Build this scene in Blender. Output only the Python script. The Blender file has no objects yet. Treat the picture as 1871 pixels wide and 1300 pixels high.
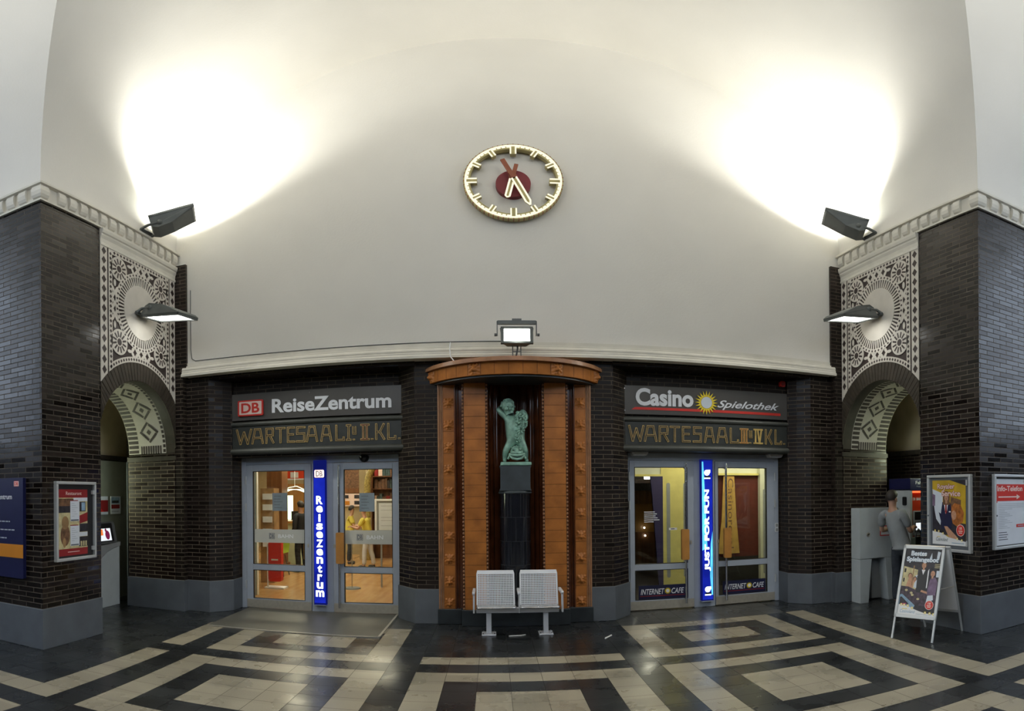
import bpy, bmesh, math, random
from math import sin, cos, tan, pi, sqrt, atan2, radians
from mathutils import Vector, Matrix
random.seed(7)
SC = bpy.context.scene
COL = SC.collection

# ------------------------------------------------------------------ camera
CAM = (-0.2923, 0.0, 1.8)
S_, X0_, Y0_, ROLL, PITCH = 0.00092240, 901.98, 902.02, -0.0080203, 0.00094613
cam = bpy.data.cameras.new('camera')
cam.type = 'PANO'
cam.panorama_type = 'EQUIRECTANGULAR'
cam.longitude_min = -X0_ * S_
cam.longitude_max = (1871 - X0_) * S_
cam.latitude_max = Y0_ * S_
cam.latitude_min = (Y0_ - 1300) * S_
cam.clip_start = 0.05
cam.clip_end = 200
camo = bpy.data.objects.new('camera', cam)
COL.objects.link(camo)
cp, sp, cr, sr = cos(PITCH), sin(PITCH), cos(ROLL), sin(ROLL)
Rp = Matrix(((1, 0, 0), (0, cp, sp), (0, -sp, cp)))
Rr = Matrix(((cr, 0, sr), (0, 1, 0), (-sr, 0, cr)))
R = Rr @ Rp
mw = Matrix.Identity(4)
for i in range(3):
    mw[i][0], mw[i][1], mw[i][2], mw[i][3] = R[0][i], R[2][i], -R[1][i], CAM[i]
camo.matrix_world = mw
SC.camera = camo

# ------------------------------------------------------------------ view, world, exposure
SC.view_settings.view_transform = 'Standard'
SC.view_settings.look = 'None'
SC.view_settings.gamma = 1
SC.view_settings.use_curve_mapping = False
SC.view_settings.exposure = 0.0
SC.cycles.use_denoising = True
SC.cycles.max_bounces = 8
SC.cycles.diffuse_bounces = 5
SC.cycles.glossy_bounces = 4
SC.cycles.transparent_max_bounces = 16
SC.cycles.sample_clamp_indirect = 6
SC.cycles.caustics_reflective = False
SC.cycles.caustics_refractive = False
W = bpy.data.worlds.new('evening_sky'); SC.world = W
W.use_nodes = True
bg = W.node_tree.nodes['Background']
bg.inputs['Color'].default_value = (0.70, 0.82, 1.0, 1)
SKY = 4.0
bg.inputs['Strength'].default_value = SKY
# lamp strengths
UP_W = 235.0      # uplights: wide spill, watts
UP_T = 330.0      # uplights: throw towards the crown of the vault, watts
REAR_FILL = 1080.0      # unseen fill spots added behind the camera, watts
DOWN_E = 7.0      # glass of the downlights
DOWN_W = 150.0    # their beams, watts
FLOOD_E = 14.0    # glass of the centre floodlight
FLOOD_W = 90.0    # its beam, watts

# ------------------------------------------------------------------ materials
MATS = {}
def _nt(name):
    m = bpy.data.materials.new(name); m.use_nodes = True
    nt = m.node_tree
    b = nt.nodes['Principled BSDF']
    return m, nt, b
def mat(name, col, rough=0.5, metal=0.0, var=0.08, scale=6.0, bump=0.0, bscale=60.0, spec=0.5, coat=0.0, emit=None, es=0.0):
    m, nt, b = _nt(name)
    tc = nt.nodes.new('ShaderNodeTexCoord')
    no = nt.nodes.new('ShaderNodeTexNoise'); no.inputs['Scale'].default_value = scale; no.inputs['Detail'].default_value = 5
    nt.links.new(tc.outputs['Object'], no.inputs['Vector'])
    mr = nt.nodes.new('ShaderNodeMapRange')
    mr.inputs['From Min'].default_value = 0.3; mr.inputs['From Max'].default_value = 0.7
    mr.inputs['To Min'].default_value = 1 - var; mr.inputs['To Max'].default_value = 1 + var
    nt.links.new(no.outputs['Fac'], mr.inputs['Value'])
    mx = nt.nodes.new('ShaderNodeVectorMath'); mx.operation = 'SCALE'
    mx.inputs[0].default_value = col[:3]
    nt.links.new(mr.outputs[0], mx.inputs['Scale'])
    nt.links.new(mx.outputs[0], b.inputs['Base Color'])
    b.inputs['Roughness'].default_value = rough
    b.inputs['Metallic'].default_value = metal
    b.inputs['Specular IOR Level'].default_value = spec
    b.inputs['Coat Weight'].default_value = coat
    b.inputs['Coat Roughness'].default_value = 0.08
    if bump > 0:
        n2 = nt.nodes.new('ShaderNodeTexNoise'); n2.inputs['Scale'].default_value = bscale; n2.inputs['Detail'].default_value = 3
        nt.links.new(tc.outputs['Object'], n2.inputs['Vector'])
        bp = nt.nodes.new('ShaderNodeBump'); bp.inputs['Strength'].default_value = bump; bp.inputs['Distance'].default_value = 0.01
        nt.links.new(n2.outputs['Fac'], bp.inputs['Height'])
        nt.links.new(bp.outputs[0], b.inputs['Normal'])
    if emit:
        b.inputs['Emission Color'].default_value = (*emit, 1)
        b.inputs['Emission Strength'].default_value = es
    MATS[name] = m
    return m
def glass(name, tint=(1, 1, 1), refl=0.06, rough=0.02, haze=0.0, hazecol=(0.8, 0.8, 0.8)):
    m = bpy.data.materials.new(name); m.use_nodes = True
    nt = m.node_tree
    for n in list(nt.nodes): nt.nodes.remove(n)
    out = nt.nodes.new('ShaderNodeOutputMaterial')
    tr = nt.nodes.new('ShaderNodeBsdfTransparent'); tr.inputs[0].default_value = (*tint, 1)
    gl = nt.nodes.new('ShaderNodeBsdfGlossy'); gl.inputs['Roughness'].default_value = rough
    df = nt.nodes.new('ShaderNodeBsdfDiffuse'); df.inputs[0].default_value = (*hazecol, 1)
    fr = nt.nodes.new('ShaderNodeFresnel'); fr.inputs[0].default_value = 1.45
    no = nt.nodes.new('ShaderNodeTexNoise'); no.inputs['Scale'].default_value = 3.0
    tc = nt.nodes.new('ShaderNodeTexCoord'); nt.links.new(tc.outputs['Object'], no.inputs['Vector'])
    bp = nt.nodes.new('ShaderNodeBump'); bp.inputs['Strength'].default_value = 0.02
    nt.links.new(no.outputs['Fac'], bp.inputs['Height']); nt.links.new(bp.outputs[0], gl.inputs['Normal'])
    m1 = nt.nodes.new('ShaderNodeMixShader'); m2 = nt.nodes.new('ShaderNodeMixShader')
    m1.inputs[0].default_value = haze
    nt.links.new(tr.outputs[0], m1.inputs[1]); nt.links.new(df.outputs[0], m1.inputs[2])
    nt.links.new(fr.outputs[0], m2.inputs[0])
    nt.links.new(m1.outputs[0], m2.inputs[1]); nt.links.new(gl.outputs[0], m2.inputs[2])
    nt.links.new(m2.outputs[0], out.inputs[0])
    MATS[name] = m
def emitter(name, col, strength, var=0.0, scale=4.0):
    m = bpy.data.materials.new(name); m.use_nodes = True
    nt = m.node_tree
    for n in list(nt.nodes): nt.nodes.remove(n)
    out = nt.nodes.new('ShaderNodeOutputMaterial')
    em = nt.nodes.new('ShaderNodeEmission'); em.inputs[0].default_value = (*col, 1); em.inputs[1].default_value = strength
    if var:
        tc = nt.nodes.new('ShaderNodeTexCoord')
        no = nt.nodes.new('ShaderNodeTexNoise'); no.inputs['Scale'].default_value = scale
        nt.links.new(tc.outputs['Object'], no.inputs['Vector'])
        mr = nt.nodes.new('ShaderNodeMapRange')
        mr.inputs['From Min'].default_value = 0.3; mr.inputs['From Max'].default_value = 0.7
        mr.inputs['To Min'].default_value = strength * (1 - var); mr.inputs['To Max'].default_value = strength * (1 + var)
        nt.links.new(no.outputs['Fac'], mr.inputs['Value']); nt.links.new(mr.outputs[0], em.inputs[1])
    nt.links.new(em.outputs[0], out.inputs[0])
    MATS[name] = m
def brick(name, c1, c2, mortar, row=0.0615, width=0.245, gap=0.011, rmin=0.22, rmax=0.6, bump=0.6, squash=1.0, spec=0.5):
    m, nt, b = _nt(name)
    L = nt.links.new; N = nt.nodes.new
    tc = N('ShaderNodeTexCoord'); ge = N('ShaderNodeNewGeometry')
    sx = N('ShaderNodeSeparateXYZ'); L(tc.outputs['Object'], sx.inputs[0])
    sn = N('ShaderNodeSeparateXYZ'); L(ge.outputs['True Normal'], sn.inputs[0])
    ab = N('ShaderNodeMath'); ab.operation = 'ABSOLUTE'; L(sn.outputs[0], ab.inputs[0])
    gt = N('ShaderNodeMath'); gt.operation = 'GREATER_THAN'; gt.inputs[1].default_value = 0.72; L(ab.outputs[0], gt.inputs[0])
    mu = N('ShaderNodeMix'); mu.data_type = 'FLOAT'; L(gt.outputs[0], mu.inputs[0]); L(sx.outputs[0], mu.inputs[2]); L(sx.outputs[1], mu.inputs[3])
    cx = N('ShaderNodeCombineXYZ'); L(mu.outputs[0], cx.inputs[0]); L(sx.outputs[2], cx.inputs[1])
    br = N('ShaderNodeTexBrick')
    br.offset = 0.5; br.offset_frequency = 2; br.squash = squash; br.squash_frequency = 2
    br.inputs['Color1'].default_value = (0.05, 0.05, 0.05, 1); br.inputs['Color2'].default_value = (1, 1, 1, 1)
    br.inputs['Mortar'].default_value = (0.0, 0.0, 0.0, 1)
    br.inputs['Scale'].default_value = 1.0; br.inputs['Mortar Size'].default_value = gap / 2
    br.inputs['Mortar Smooth'].default_value = 0.1
    br.inputs['Brick Width'].default_value = width; br.inputs['Row Height'].default_value = row
    L(cx.outputs[0], br.inputs['Vector'])
    rp = N('ShaderNodeMix'); rp.data_type = 'RGBA'
    rp.inputs[6].default_value = (*c1, 1); rp.inputs[7].default_value = (*c2, 1)
    L(br.outputs['Color'], rp.inputs[0])
    no = N('ShaderNodeTexNoise'); no.inputs['Scale'].default_value = 1.7; no.inputs['Detail'].default_value = 6; L(tc.outputs['Object'], no.inputs['Vector'])
    mr0 = N('ShaderNodeMapRange'); mr0.inputs['From Min'].default_value = 0.35; mr0.inputs['From Max'].default_value = 0.65
    mr0.inputs['To Min'].default_value = 0.45; mr0.inputs['To Max'].default_value = 1.0; L(no.outputs['Fac'], mr0.inputs['Value'])
    mo = N('ShaderNodeVectorMath'); mo.operation = 'SCALE'; mo.inputs[0].default_value = mortar; L(mr0.outputs[0], mo.inputs['Scale'])
    mm = N('ShaderNodeMix'); mm.data_type = 'RGBA'; L(br.outputs['Fac'], mm.inputs[0]); L(rp.outputs[2], mm.inputs[6]); L(mo.outputs[0], mm.inputs[7])
    L(mm.outputs[2], b.inputs['Base Color'])
    mr = N('ShaderNodeMapRange'); mr.inputs['To Min'].default_value = rmin; mr.inputs['To Max'].default_value = rmax
    L(br.outputs['Color'], mr.inputs['Value'])
    mx = N('ShaderNodeMath'); mx.operation = 'MAXIMUM'; 
    mfac = N('ShaderNodeMath'); mfac.operation = 'MULTIPLY'; mfac.inputs[1].default_value = 0.85; L(br.outputs['Fac'], mfac.inputs[0])
    L(mr.outputs[0], mx.inputs[0]); L(mfac.outputs[0], mx.inputs[1]); L(mx.outputs[0], b.inputs['Roughness'])
    b.inputs['Specular IOR Level'].default_value = spec
    # height: bricks stand proud of the joints, each face a little uneven
    inv = N('ShaderNodeMath'); inv.operation = 'SUBTRACT'; inv.inputs[0].default_value = 1.0; L(br.outputs['Fac'], inv.inputs[1])
    n3 = N('ShaderNodeTexNoise'); n3.inputs['Scale'].default_value = 14; n3.inputs['Detail'].default_value = 3; L(tc.outputs['Object'], n3.inputs['Vector'])
    ad = N('ShaderNodeMath'); ad.operation = 'MULTIPLY_ADD'; ad.inputs[1].default_value = 0.35
    L(n3.outputs['Fac'], ad.inputs[0]); L(inv.outputs[0], ad.inputs[2])
    bp = N('ShaderNodeBump'); bp.inputs['Strength'].default_value = bump; bp.inputs['Distance'].default_value = 0.006
    L(ad.outputs[0], bp.inputs['Height']); L(bp.outputs[0], b.inputs['Normal'])
    MATS[name] = m
def tiles(name, col, rough, speck=0.0, speckcol=(0.1, 0.1, 0.1), var=0.15, spec=0.5):
    """stone floor tile: brightness differs from tile to tile, fine speckle inside"""
    m, nt, b = _nt(name)
    L = nt.links.new; N = nt.nodes.new
    tc = N('ShaderNodeTexCoord')
    sc = N('ShaderNodeVectorMath'); sc.operation = 'MULTIPLY_ADD'
    sc.inputs[1].default_value = (1 / .305, 1 / .2885, 0); sc.inputs[2].default_value = (.5, 0.255, 0)
    L(tc.outputs['Object'], sc.inputs[0])
    fl = N('ShaderNodeVectorMath'); fl.operation = 'FLOOR'; L(sc.outputs[0], fl.inputs[0])
    wn = N('ShaderNodeTexWhiteNoise'); wn.noise_dimensions = '2D'; L(fl.outputs[0], wn.inputs['Vector'])
    mr = N('ShaderNodeMapRange'); mr.inputs['To Min'].default_value = 1 - var; mr.inputs['To Max'].default_value = 1 + var
    L(wn.outputs['Value'], mr.inputs['Value'])
    n1 = N('ShaderNodeTexNoise'); n1.inputs['Scale'].default_value = 170; n1.inputs['Detail'].default_value = 2; L(tc.outputs['Object'], n1.inputs['Vector'])
    r1 = N('ShaderNodeMapRange'); r1.inputs['From Min'].default_value = 0.42; r1.inputs['From Max'].default_value = 0.62
    r1.inputs['To Min'].default_value = 0; r1.inputs['To Max'].default_value = speck; L(n1.outputs['Fac'], r1.inputs['Value'])
    n2 = N('ShaderNodeTexNoise'); n2.inputs['Scale'].default_value = 2.3; n2.inputs['Detail'].default_value = 6; L(tc.outputs['Object'], n2.inputs['Vector'])
    r2 = N('ShaderNodeMapRange'); r2.inputs['From Min'].default_value = 0.3; r2.inputs['From Max'].default_value = 0.7
    r2.inputs['To Min'].default_value = 0.86; r2.inputs['To Max'].default_value = 1.1; L(n2.outputs['Fac'], r2.inputs['Value'])
    mx = N('ShaderNodeMix'); mx.data_type = 'RGBA'; mx.inputs[6].default_value = (*col, 1); mx.inputs[7].default_value = (*speckcol, 1)
    L(r1.outputs[0], mx.inputs[0])
    pm = N('ShaderNodeMath'); pm.operation = 'MULTIPLY'; L(mr.outputs[0], pm.inputs[0]); L(r2.outputs[0], pm.inputs[1])
    s2 = N('ShaderNodeVectorMath'); s2.operation = 'SCALE'; L(mx.outputs[2], s2.inputs[0]); L(pm.outputs[0], s2.inputs['Scale'])
    L(s2.outputs[0], b.inputs['Base Color'])
    r3 = N('ShaderNodeMapRange'); r3.inputs['From Min'].default_value = 0.3; r3.inputs['From Max'].default_value = 0.7
    r3.inputs['To Min'].default_value = rough - .06; r3.inputs['To Max'].default_value = rough + .1
    L(n2.outputs['Fac'], r3.inputs['Value']); L(r3.outputs[0], b.inputs['Roughness'])
    b.inputs['Specular IOR Level'].default_value = spec
    MATS[name] = m
def stripes(name, c1, c2, freq, axis=0, rough=.3):
    m, nt, b = _nt(name)
    L = nt.links.new; N = nt.nodes.new
    tc = N('ShaderNodeTexCoord'); mp = N('ShaderNodeMapping')
    mp.inputs['Scale'].default_value = [(freq, 1, 1), (1, freq, 1), (1, 1, freq)][axis]
    L(tc.outputs['Object'], mp.inputs[0])
    no = N('ShaderNodeTexNoise'); no.inputs['Scale'].default_value = 1.0; no.inputs['Detail'].default_value = 8; L(mp.outputs[0], no.inputs['Vector'])
    mx = N('ShaderNodeMix'); mx.data_type = 'RGBA'; mx.inputs[6].default_value = (*c1, 1); mx.inputs[7].default_value = (*c2, 1)
    r = N('ShaderNodeMapRange'); r.inputs['From Min'].default_value = .35; r.inputs['From Max'].default_value = .65; L(no.outputs['Fac'], r.inputs['Value'])
    L(r.outputs[0], mx.inputs[0]); L(mx.outputs[2], b.inputs['Base Color'])
    b.inputs['Roughness'].default_value = rough
    MATS[name] = m

mat('plaster', (.74, .715, .655), .9, var=.035, scale=.9, bump=.12, bscale=35)
mat('stucco_trim', (.66, .63, .55), .75, var=.06, scale=5)
mat('ochre_plaster', (.52, .43, .27), .85, var=.25, scale=1.6)
brick('brick', (.0045, .003, .0024), (.015, .0095, .0072), (.085, .067, .047), bump=.35, rmin=.10, rmax=.36)
brick('brick_matt', (.006, .004, .0032), (.02, .013, .010), (.12, .096, .07), bump=.35, rmin=.3, rmax=.6, spec=.22)
brick('brick_pale', (.011, .006, .005), (.026, .016, .012), (.25, .20, .14), bump=.35, spec=.25)
mat('voussoir', (.045, .036, .026), .45, var=.3, scale=7)
mat('voussoir_joint', (.15, .13, .09), .8)
mat('plinth', (.105, .118, .135), .55, var=.12, scale=4, bump=.1)
mat('relief_white', (.62, .58, .51), .7, var=.05)
mat('relief_dark', (.034, .021, .018), .6, var=.2)
tiles('tile_cream', (.31, .275, .20), .28, speck=.5, speckcol=(.15, .13, .10), var=.14)
tiles('tile_dark', (.016, .018, .019), .26, speck=.2, speckcol=(.04, .04, .04), var=.35)
tiles('tile_grey', (.05, .05, .046), .30, speck=.3, speckcol=(.1, .1, .09), var=.2)
mat('grout', (.035, .033, .03), .8)
mat('mat_grey', (.09, .085, .070), .5, var=.12, scale=3)
mat('terracotta', (.38, .135, .028), .4, var=.25, scale=5, spec=.3, coat=.08)
mat('terracotta_canopy', (.38, .135, .028), .6, var=.25, scale=5, spec=.15)
mat('terracotta_dark', (.13, .04, .014), .14, var=.3, scale=4, coat=.3)
mat('terracotta_light', (.34, .17, .085), .32, var=.2, scale=9, spec=.3)
mat('tile_joint', (.05, .02, .01), .8)
mat('glazed_black', (.011, .012, .017), .10, var=.3, coat=.6)
mat('pedestal_stone', (.035, .045, .052), .5, var=.25)
mat('stone_black', (.022, .027, .03), .4, var=.3)
mat('verdigris', (.24, .42, .335), .42, var=.35, scale=14, metal=.15)
mat('verdigris_dark', (.02, .05, .04), .6, var=.3)
mat('lamp_grey', (.095, .105, .10), .45, var=.1)
mat('lamp_glass_lip', (.10, .11, .10), .4)
emitter('down_glow', (1, 1.0, .94), DOWN_E)
emitter('flood_glow', (.96, 1, .9), FLOOD_E)
emitter('up_glow', (.97, 1, .88), 12.0)
mat('clock_gold', (.42, .36, .16), .4, var=.15, metal=.3)
mat('clock_rust', (.28, .08, .035), .6, var=.2)
mat('clock_red', (.20, .02, .025), .5, var=.15)
emitter('neon_cream', (1, .95, .72), 1.15)
mat('alu', (.44, .49, .57), .42, metal=.2, var=.04)
mat('alu_light', (.52, .54, .55), .4, metal=.3, var=.04)
mat('steel', (.50, .47, .40), .35, metal=.45, var=.08, scale=20)
mat('chrome', (.62, .62, .62), .2, metal=1.0, var=.03)
mat('handle_wood', (.46, .21, .05), .4, var=.15)
mat('seat_metal', (.62, .63, .66), .38, metal=.25, var=.03)
mat('sign_grey', (.085, .08, .076), .28, var=.12, scale=2)
mat('sign_dark', (.03, .034, .032), .4, var=.2)
mat('frame_dark', (.055, .058, .05), .45, var=.15)
mat('letter_gold', (.60, .42, .14), .4, metal=.2, var=.25, scale=15)
mat('letter_fill', (.05, .032, .02), .5, var=.3)
mat('letter_orange', (.34, .12, .03), .5, var=.2)
mat('letter_red', (.10, .02, .02), .5, var=.2)
mat('white', (.78, .79, .80), .5, var=.02)
mat('white_cool', (.62, .68, .76), .5, var=.03)
mat('white_letter', (.80, .82, .86), .4, var=.02)
mat('red', (.62, .03, .02), .4, var=.05)
mat('red_dark', (.26, .015, .018), .45, var=.1)
mat('pink_white', (.85, .66, .60), .5, var=.03)
mat('blue_sign', (.010, .012, .06), .4, var=.1)
mat('orange', (.60, .22, .015), .45, var=.06)
mat('yellow', (.85, .66, .02), .5, var=.05)
mat('ochre_yellow', (.55, .36, .02), .5, var=.2)
mat('black', (.012, .012, .014), .45, var=.1)
mat('black_gloss', (.010, .010, .012), .15)
mat('dark_navy', (.012, .014, .05), .4)
mat('grey', (.30, .31, .31), .5)
mat('grey_dark', (.10, .105, .105), .5)
mat('paper', (.66, .70, .76), .7, var=.04)
mat('paper_blue', (.74, .82, .90), .6, var=.08)
mat('ink', (.10, .11, .14), .7)
mat('ink_pale', (.42, .46, .52), .7)
mat('magenta', (.45, .03, .16), .5)
mat('skin', (.50, .28, .19), .55, var=.06)
mat('skin_photo', (.50, .27, .17), .6, var=.15, scale=30)
mat('hair', (.025, .018, .014), .6, var=.3, scale=40)
mat('hair_red', (.38, .12, .02), .6, var=.45, scale=25)
mat('shirt_grey', (.27, .29, .30), .85, var=.1, bump=.3, bscale=25)
mat('jeans', (.035, .042, .055), .85, var=.25, scale=12, bump=.3, bscale=30)
mat('shoe', (.03, .03, .03), .6)
mat('bag', (.02, .03, .012), .7)
mat('suit', (.012, .014, .018), .8)
mat('shirt_yellow', (.68, .58, .10), .8)
mat('trousers_white', (.55, .57, .62), .8)
mat('wood_photo', (.30, .18, .08), .5, var=.3)
mat('photo_blue', (.25, .38, .52), .5, var=.2, scale=20)
mat('photo_cream', (.55, .48, .26), .5, var=.25, scale=18)
mat('photo_brown', (.16, .08, .04), .5, var=.5, scale=22)
mat('photo_purple', (.17, .11, .19), .5, var=.3, scale=20)
mat('photo_dark', (.025, .022, .03), .5, var=.5, scale=20)
mat('photo_teal', (.05, .09, .10), .5, var=.5, scale=22)
mat('photo_table', (.055, .035, .055), .5, var=.7, scale=30)
mat('machine_white', (.48, .52, .53), .45, var=.04)
mat('machine_red', (.62, .05, .015), .4, var=.04)
emitter('screen_white', (.9, .95, 1), 1.0)
emitter('screen_orange', (1, .25, .05), .9)
emitter('screen_plum', (.35, .03, .12), .5)
emitter('red_glow', (1, .16, .05), 1.6)
emitter('blue_glow', (.01, .022, .42), 1.0, var=.35, scale=3)
emitter('blue_deep', (.006, .01, .14), .8)
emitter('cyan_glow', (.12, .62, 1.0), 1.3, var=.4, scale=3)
emitter('letter_glow', (.86, .94, 1), 2.6, var=.2, scale=5)
emitter('logo_glow', (1, .75, .70), 1.6)
emitter('room_lamp', (1, .88, .66), 24.0)
emitter('room_lamp_soft', (1, .92, .74), 26.0)
emitter('lamp_green_white', (.85, 1, .72), 3.0)
emitter('spot_white', (1, .96, .85), 7.0)
emitter('tube_green', (.9, 1, .68), 130.0)
glass('pane', (.97, 1, .98))
glass('pane_band', (.9, .92, .9), haze=.66, hazecol=(.78, .79, .72))
glass('lamp_cover', (1, 1, 1))
stripes('parquet', (.42, .22, .08), (.52, .30, .12), 9, axis=0, rough=.22)
stripes('wood_brown', (.12, .045, .015), (.22, .09, .03), 12, axis=0, rough=.4)
stripes('wood_orange', (.42, .2, .05), (.5, .26, .08), 10, axis=0, rough=.4)
mat('wall_warm', (.42, .34, .20), .8, var=.2, scale=1.2)
mat('wall_yellow', (.66, .58, .20), .8, var=.08)
mat('wall_pale', (.62, .62, .48), .8, var=.05)
mat('wall_red', (.095, .013, .006), .7, var=.2)
mat('wall_dark', (.05, .025, .016), .6, var=.5, scale=1.5)
mat('purple', (.03, .022, .085), .6)
mat('banner_gold', (.50, .30, .07), .6, var=.2)
mat('panel_green_grey', (.20, .21, .17), .5, var=.06)
mat('floor_dark', (.02, .018, .016), .3)
mat('green_plastic', (.28, .36, .03), .5)
mat('counter_white', (.60, .72, .58), .5)
mat('rope_gold', (.42, .33, .10), .5, var=.4, scale=20)
mat('litter', (.75, .75, .72), .7)

# ------------------------------------------------------------------ mesh tools
V = Vector
BASE = {}
class F:
    """a flat frame in space: u to the right, v up, w towards the viewer"""
    def __init__(s, o, u=(1, 0, 0), v=(0, 0, 1)):
        s.o = V(o); s.u = V(u).normalized(); v = V(v); s.v = (v - s.u * v.dot(s.u)).normalized(); s.w = s.u.cross(s.v)
    def p(s, a, b, c=0.0): return s.o + s.u * a + s.v * b + s.w * c
    def at(s, a, b, c=0.0): return F(s.p(a, b, c), s.u, s.v)
    def rot(s, ang): return F(s.o, s.u * cos(ang) + s.v * sin(ang), s.v * cos(ang) - s.u * sin(ang))
BACK = lambda y: F((0, y, 0))                       # a wall seen from the hall (u = X)
LEFT = lambda x=-5.0: F((x, 0, 0), (0, 1, 0))       # left wall, u = Y
RIGHT = lambda x=5.0: F((x, 0, 0), (0, -1, 0))      # right wall, u = -Y
FLOOR = F((0, 0, 0), (1, 0, 0), (0, 1, 0))
class MB:
    def __init__(s, m='white'):
        s.v = []; s.f = []; s.m = []; s.sm = []; s.cur = m; s.smooth = False
    def mt(s, m, smooth=None):
        s.cur = m
        if smooth is not None: s.smooth = smooth
        return s
    def add(s, vs, fs):
        o = len(s.v); s.v += [tuple(p) for p in vs]
        for f in fs:
            s.f.append([o + i for i in f]); s.m.append(s.cur); s.sm.append(s.smooth)
        return s
    def quad(s, a, b, c, d): return s.add([a, b, c, d], [(0, 1, 2, 3)])
    def poly(s, pts): return s.add(pts, [tuple(range(len(pts)))])
    def box(s, x0, y0, z0, x1, y1, z1):
        if x0 > x1: x0, x1 = x1, x0
        if y0 > y1: y0, y1 = y1, y0
        if z0 > z1: z0, z1 = z1, z0
        return s.add([(x0, y0, z0), (x1, y0, z0), (x1, y1, z0), (x0, y1, z0), (x0, y0, z1), (x1, y0, z1), (x1, y1, z1), (x0, y1, z1)],
                     [(0, 3, 2, 1), (4, 5, 6, 7), (0, 1, 5, 4), (1, 2, 6, 5), (2, 3, 7, 6), (3, 0, 4, 7)])
    def fbox(s, fr, u0, v0, u1, v1, w0, w1):
        P = fr.p
        return s.add([P(u0, v0, w0), P(u1, v0, w0), P(u1, v1, w0), P(u0, v1, w0), P(u0, v0, w1), P(u1, v0, w1), P(u1, v1, w1), P(u0, v1, w1)],
                     [(0, 3, 2, 1), (4, 5, 6, 7), (0, 1, 5, 4), (1, 2, 6, 5), (2, 3, 7, 6), (3, 0, 4, 7)])
    def rbox(s, fr, u0, v0, u1, v1, w0, w1, r=.01):
        """box with rounded corners in the u,v plane"""
        pts = []
        for cx, cy, a0 in ((u1 - r, v0 + r, -pi / 2), (u1 - r, v1 - r, 0), (u0 + r, v1 - r, pi / 2), (u0 + r, v0 + r, pi)):
            for k in range(4): pts.append((cx + r * cos(a0 + k * pi / 6), cy + r * sin(a0 + k * pi / 6)))
        return s.prism(fr, pts, w0, w1)
    def prism(s, fr, pts, w0, w1, caps=True):
        n = len(pts)
        vs = [fr.p(a, b, w0) for a, b in pts] + [fr.p(a, b, w1) for a, b in pts]
        fs = [(i, (i + 1) % n, n + (i + 1) % n, n + i) for i in range(n)]
        if caps: fs += [tuple(range(n - 1, -1, -1)), tuple(range(n, 2 * n))]
        return s.add(vs, fs)
    def flat(s, fr, pts, w=0.0): return s.poly([fr.p(a, b, w) for a, b in pts])
    def rect(s, fr, u0, v0, u1, v1, w=0.0): return s.flat(fr, [(u0, v0), (u1, v0), (u1, v1), (u0, v1)], w)
    def disc(s, fr, cu, cv, ru, rv=None, w=0.0, n=24, a0=0):
        rv = ru if rv is None else rv
        return s.flat(fr, [(cu + ru * cos(a0 + 2 * pi * k / n), cv + rv * sin(a0 + 2 * pi * k / n)) for k in range(n)], w)
    def cyl(s, fr, cu, cv, r, w0, w1, n=24, r1=None):
        r1 = r if r1 is None else r1
        a = [fr.p(cu + r * cos(2 * pi * k / n), cv + r * sin(2 * pi * k / n), w0) for k in range(n)]
        b = [fr.p(cu + r1 * cos(2 * pi * k / n), cv + r1 * sin(2 * pi * k / n), w1) for k in range(n)]
        sm = s.smooth
        s.add(a + b, [(k, (k + 1) % n, n + (k + 1) % n, n + k) for k in range(n)])
        s.smooth = False
        s.add(a, [tuple(range(n - 1, -1, -1))]); s.add(b, [tuple(range(n))])
        s.smooth = sm
        return s
    def ring(s, fr, cu, cv, r0, r1, w0, w1, n=48, a0=0, a1=2 * pi):
        full = abs(a1 - a0 - 2 * pi) < 1e-6
        m = n if full else n + 1
        vs = []
        for k in range(m):
            a = a0 + (a1 - a0) * k / n
            for r, w in ((r0, w0), (r1, w0), (r1, w1), (r0, w1)):
                vs.append(fr.p(cu + r * cos(a), cv + r * sin(a), w))
        fs = []
        for k in range(n):
            i, j = 4 * k, 4 * ((k + 1) % m)
            for q in range(4): fs.append((i + q, j + q, j + (q + 1) % 4, i + (q + 1) % 4))
        if not full: fs += [(0, 1, 2, 3), (4 * n + 3, 4 * n + 2, 4 * n + 1, 4 * n)]
        return s.add(vs, fs)
    def tube(s, pts, r, n=8, closed=False):
        pts = [V(p) for p in pts]; m = len(pts)
        rs = r if isinstance(r, (list, tuple)) else [r] * m
        rows = []; up = None
        for i, p in enumerate(pts):
            if closed: t = pts[(i + 1) % m] - pts[i - 1]
            else: t = (pts[min(i + 1, m - 1)] - pts[max(i - 1, 0)])
            t.normalize()
            if up is None:
                up = V((0, 0, 1)) if abs(t.z) < .9 else V((0, 1, 0))
            a = t.cross(up)
            if a.length < 1e-5: a = t.cross(V((1, 0, 0)))
            a.normalize(); b = a.cross(t).normalized(); up = b
            rows.append([p + (a * cos(2 * pi * k / n) + b * sin(2 * pi * k / n)) * rs[i] for k in range(n)])
        vs = [q for row in rows for q in row]; fs = []
        for i in range(m if closed else m - 1):
            j = (i + 1) % m
            for k in range(n): fs.append((i * n + k, i * n + (k + 1) % n, j * n + (k + 1) % n, j * n + k))
        sm = s.smooth; s.smooth = True; s.add(vs, fs); s.smooth = sm
        if not closed:
            s.add(rows[0], [tuple(range(n - 1, -1, -1))]); s.add(rows[-1], [tuple(range(n))])
        return s
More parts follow.
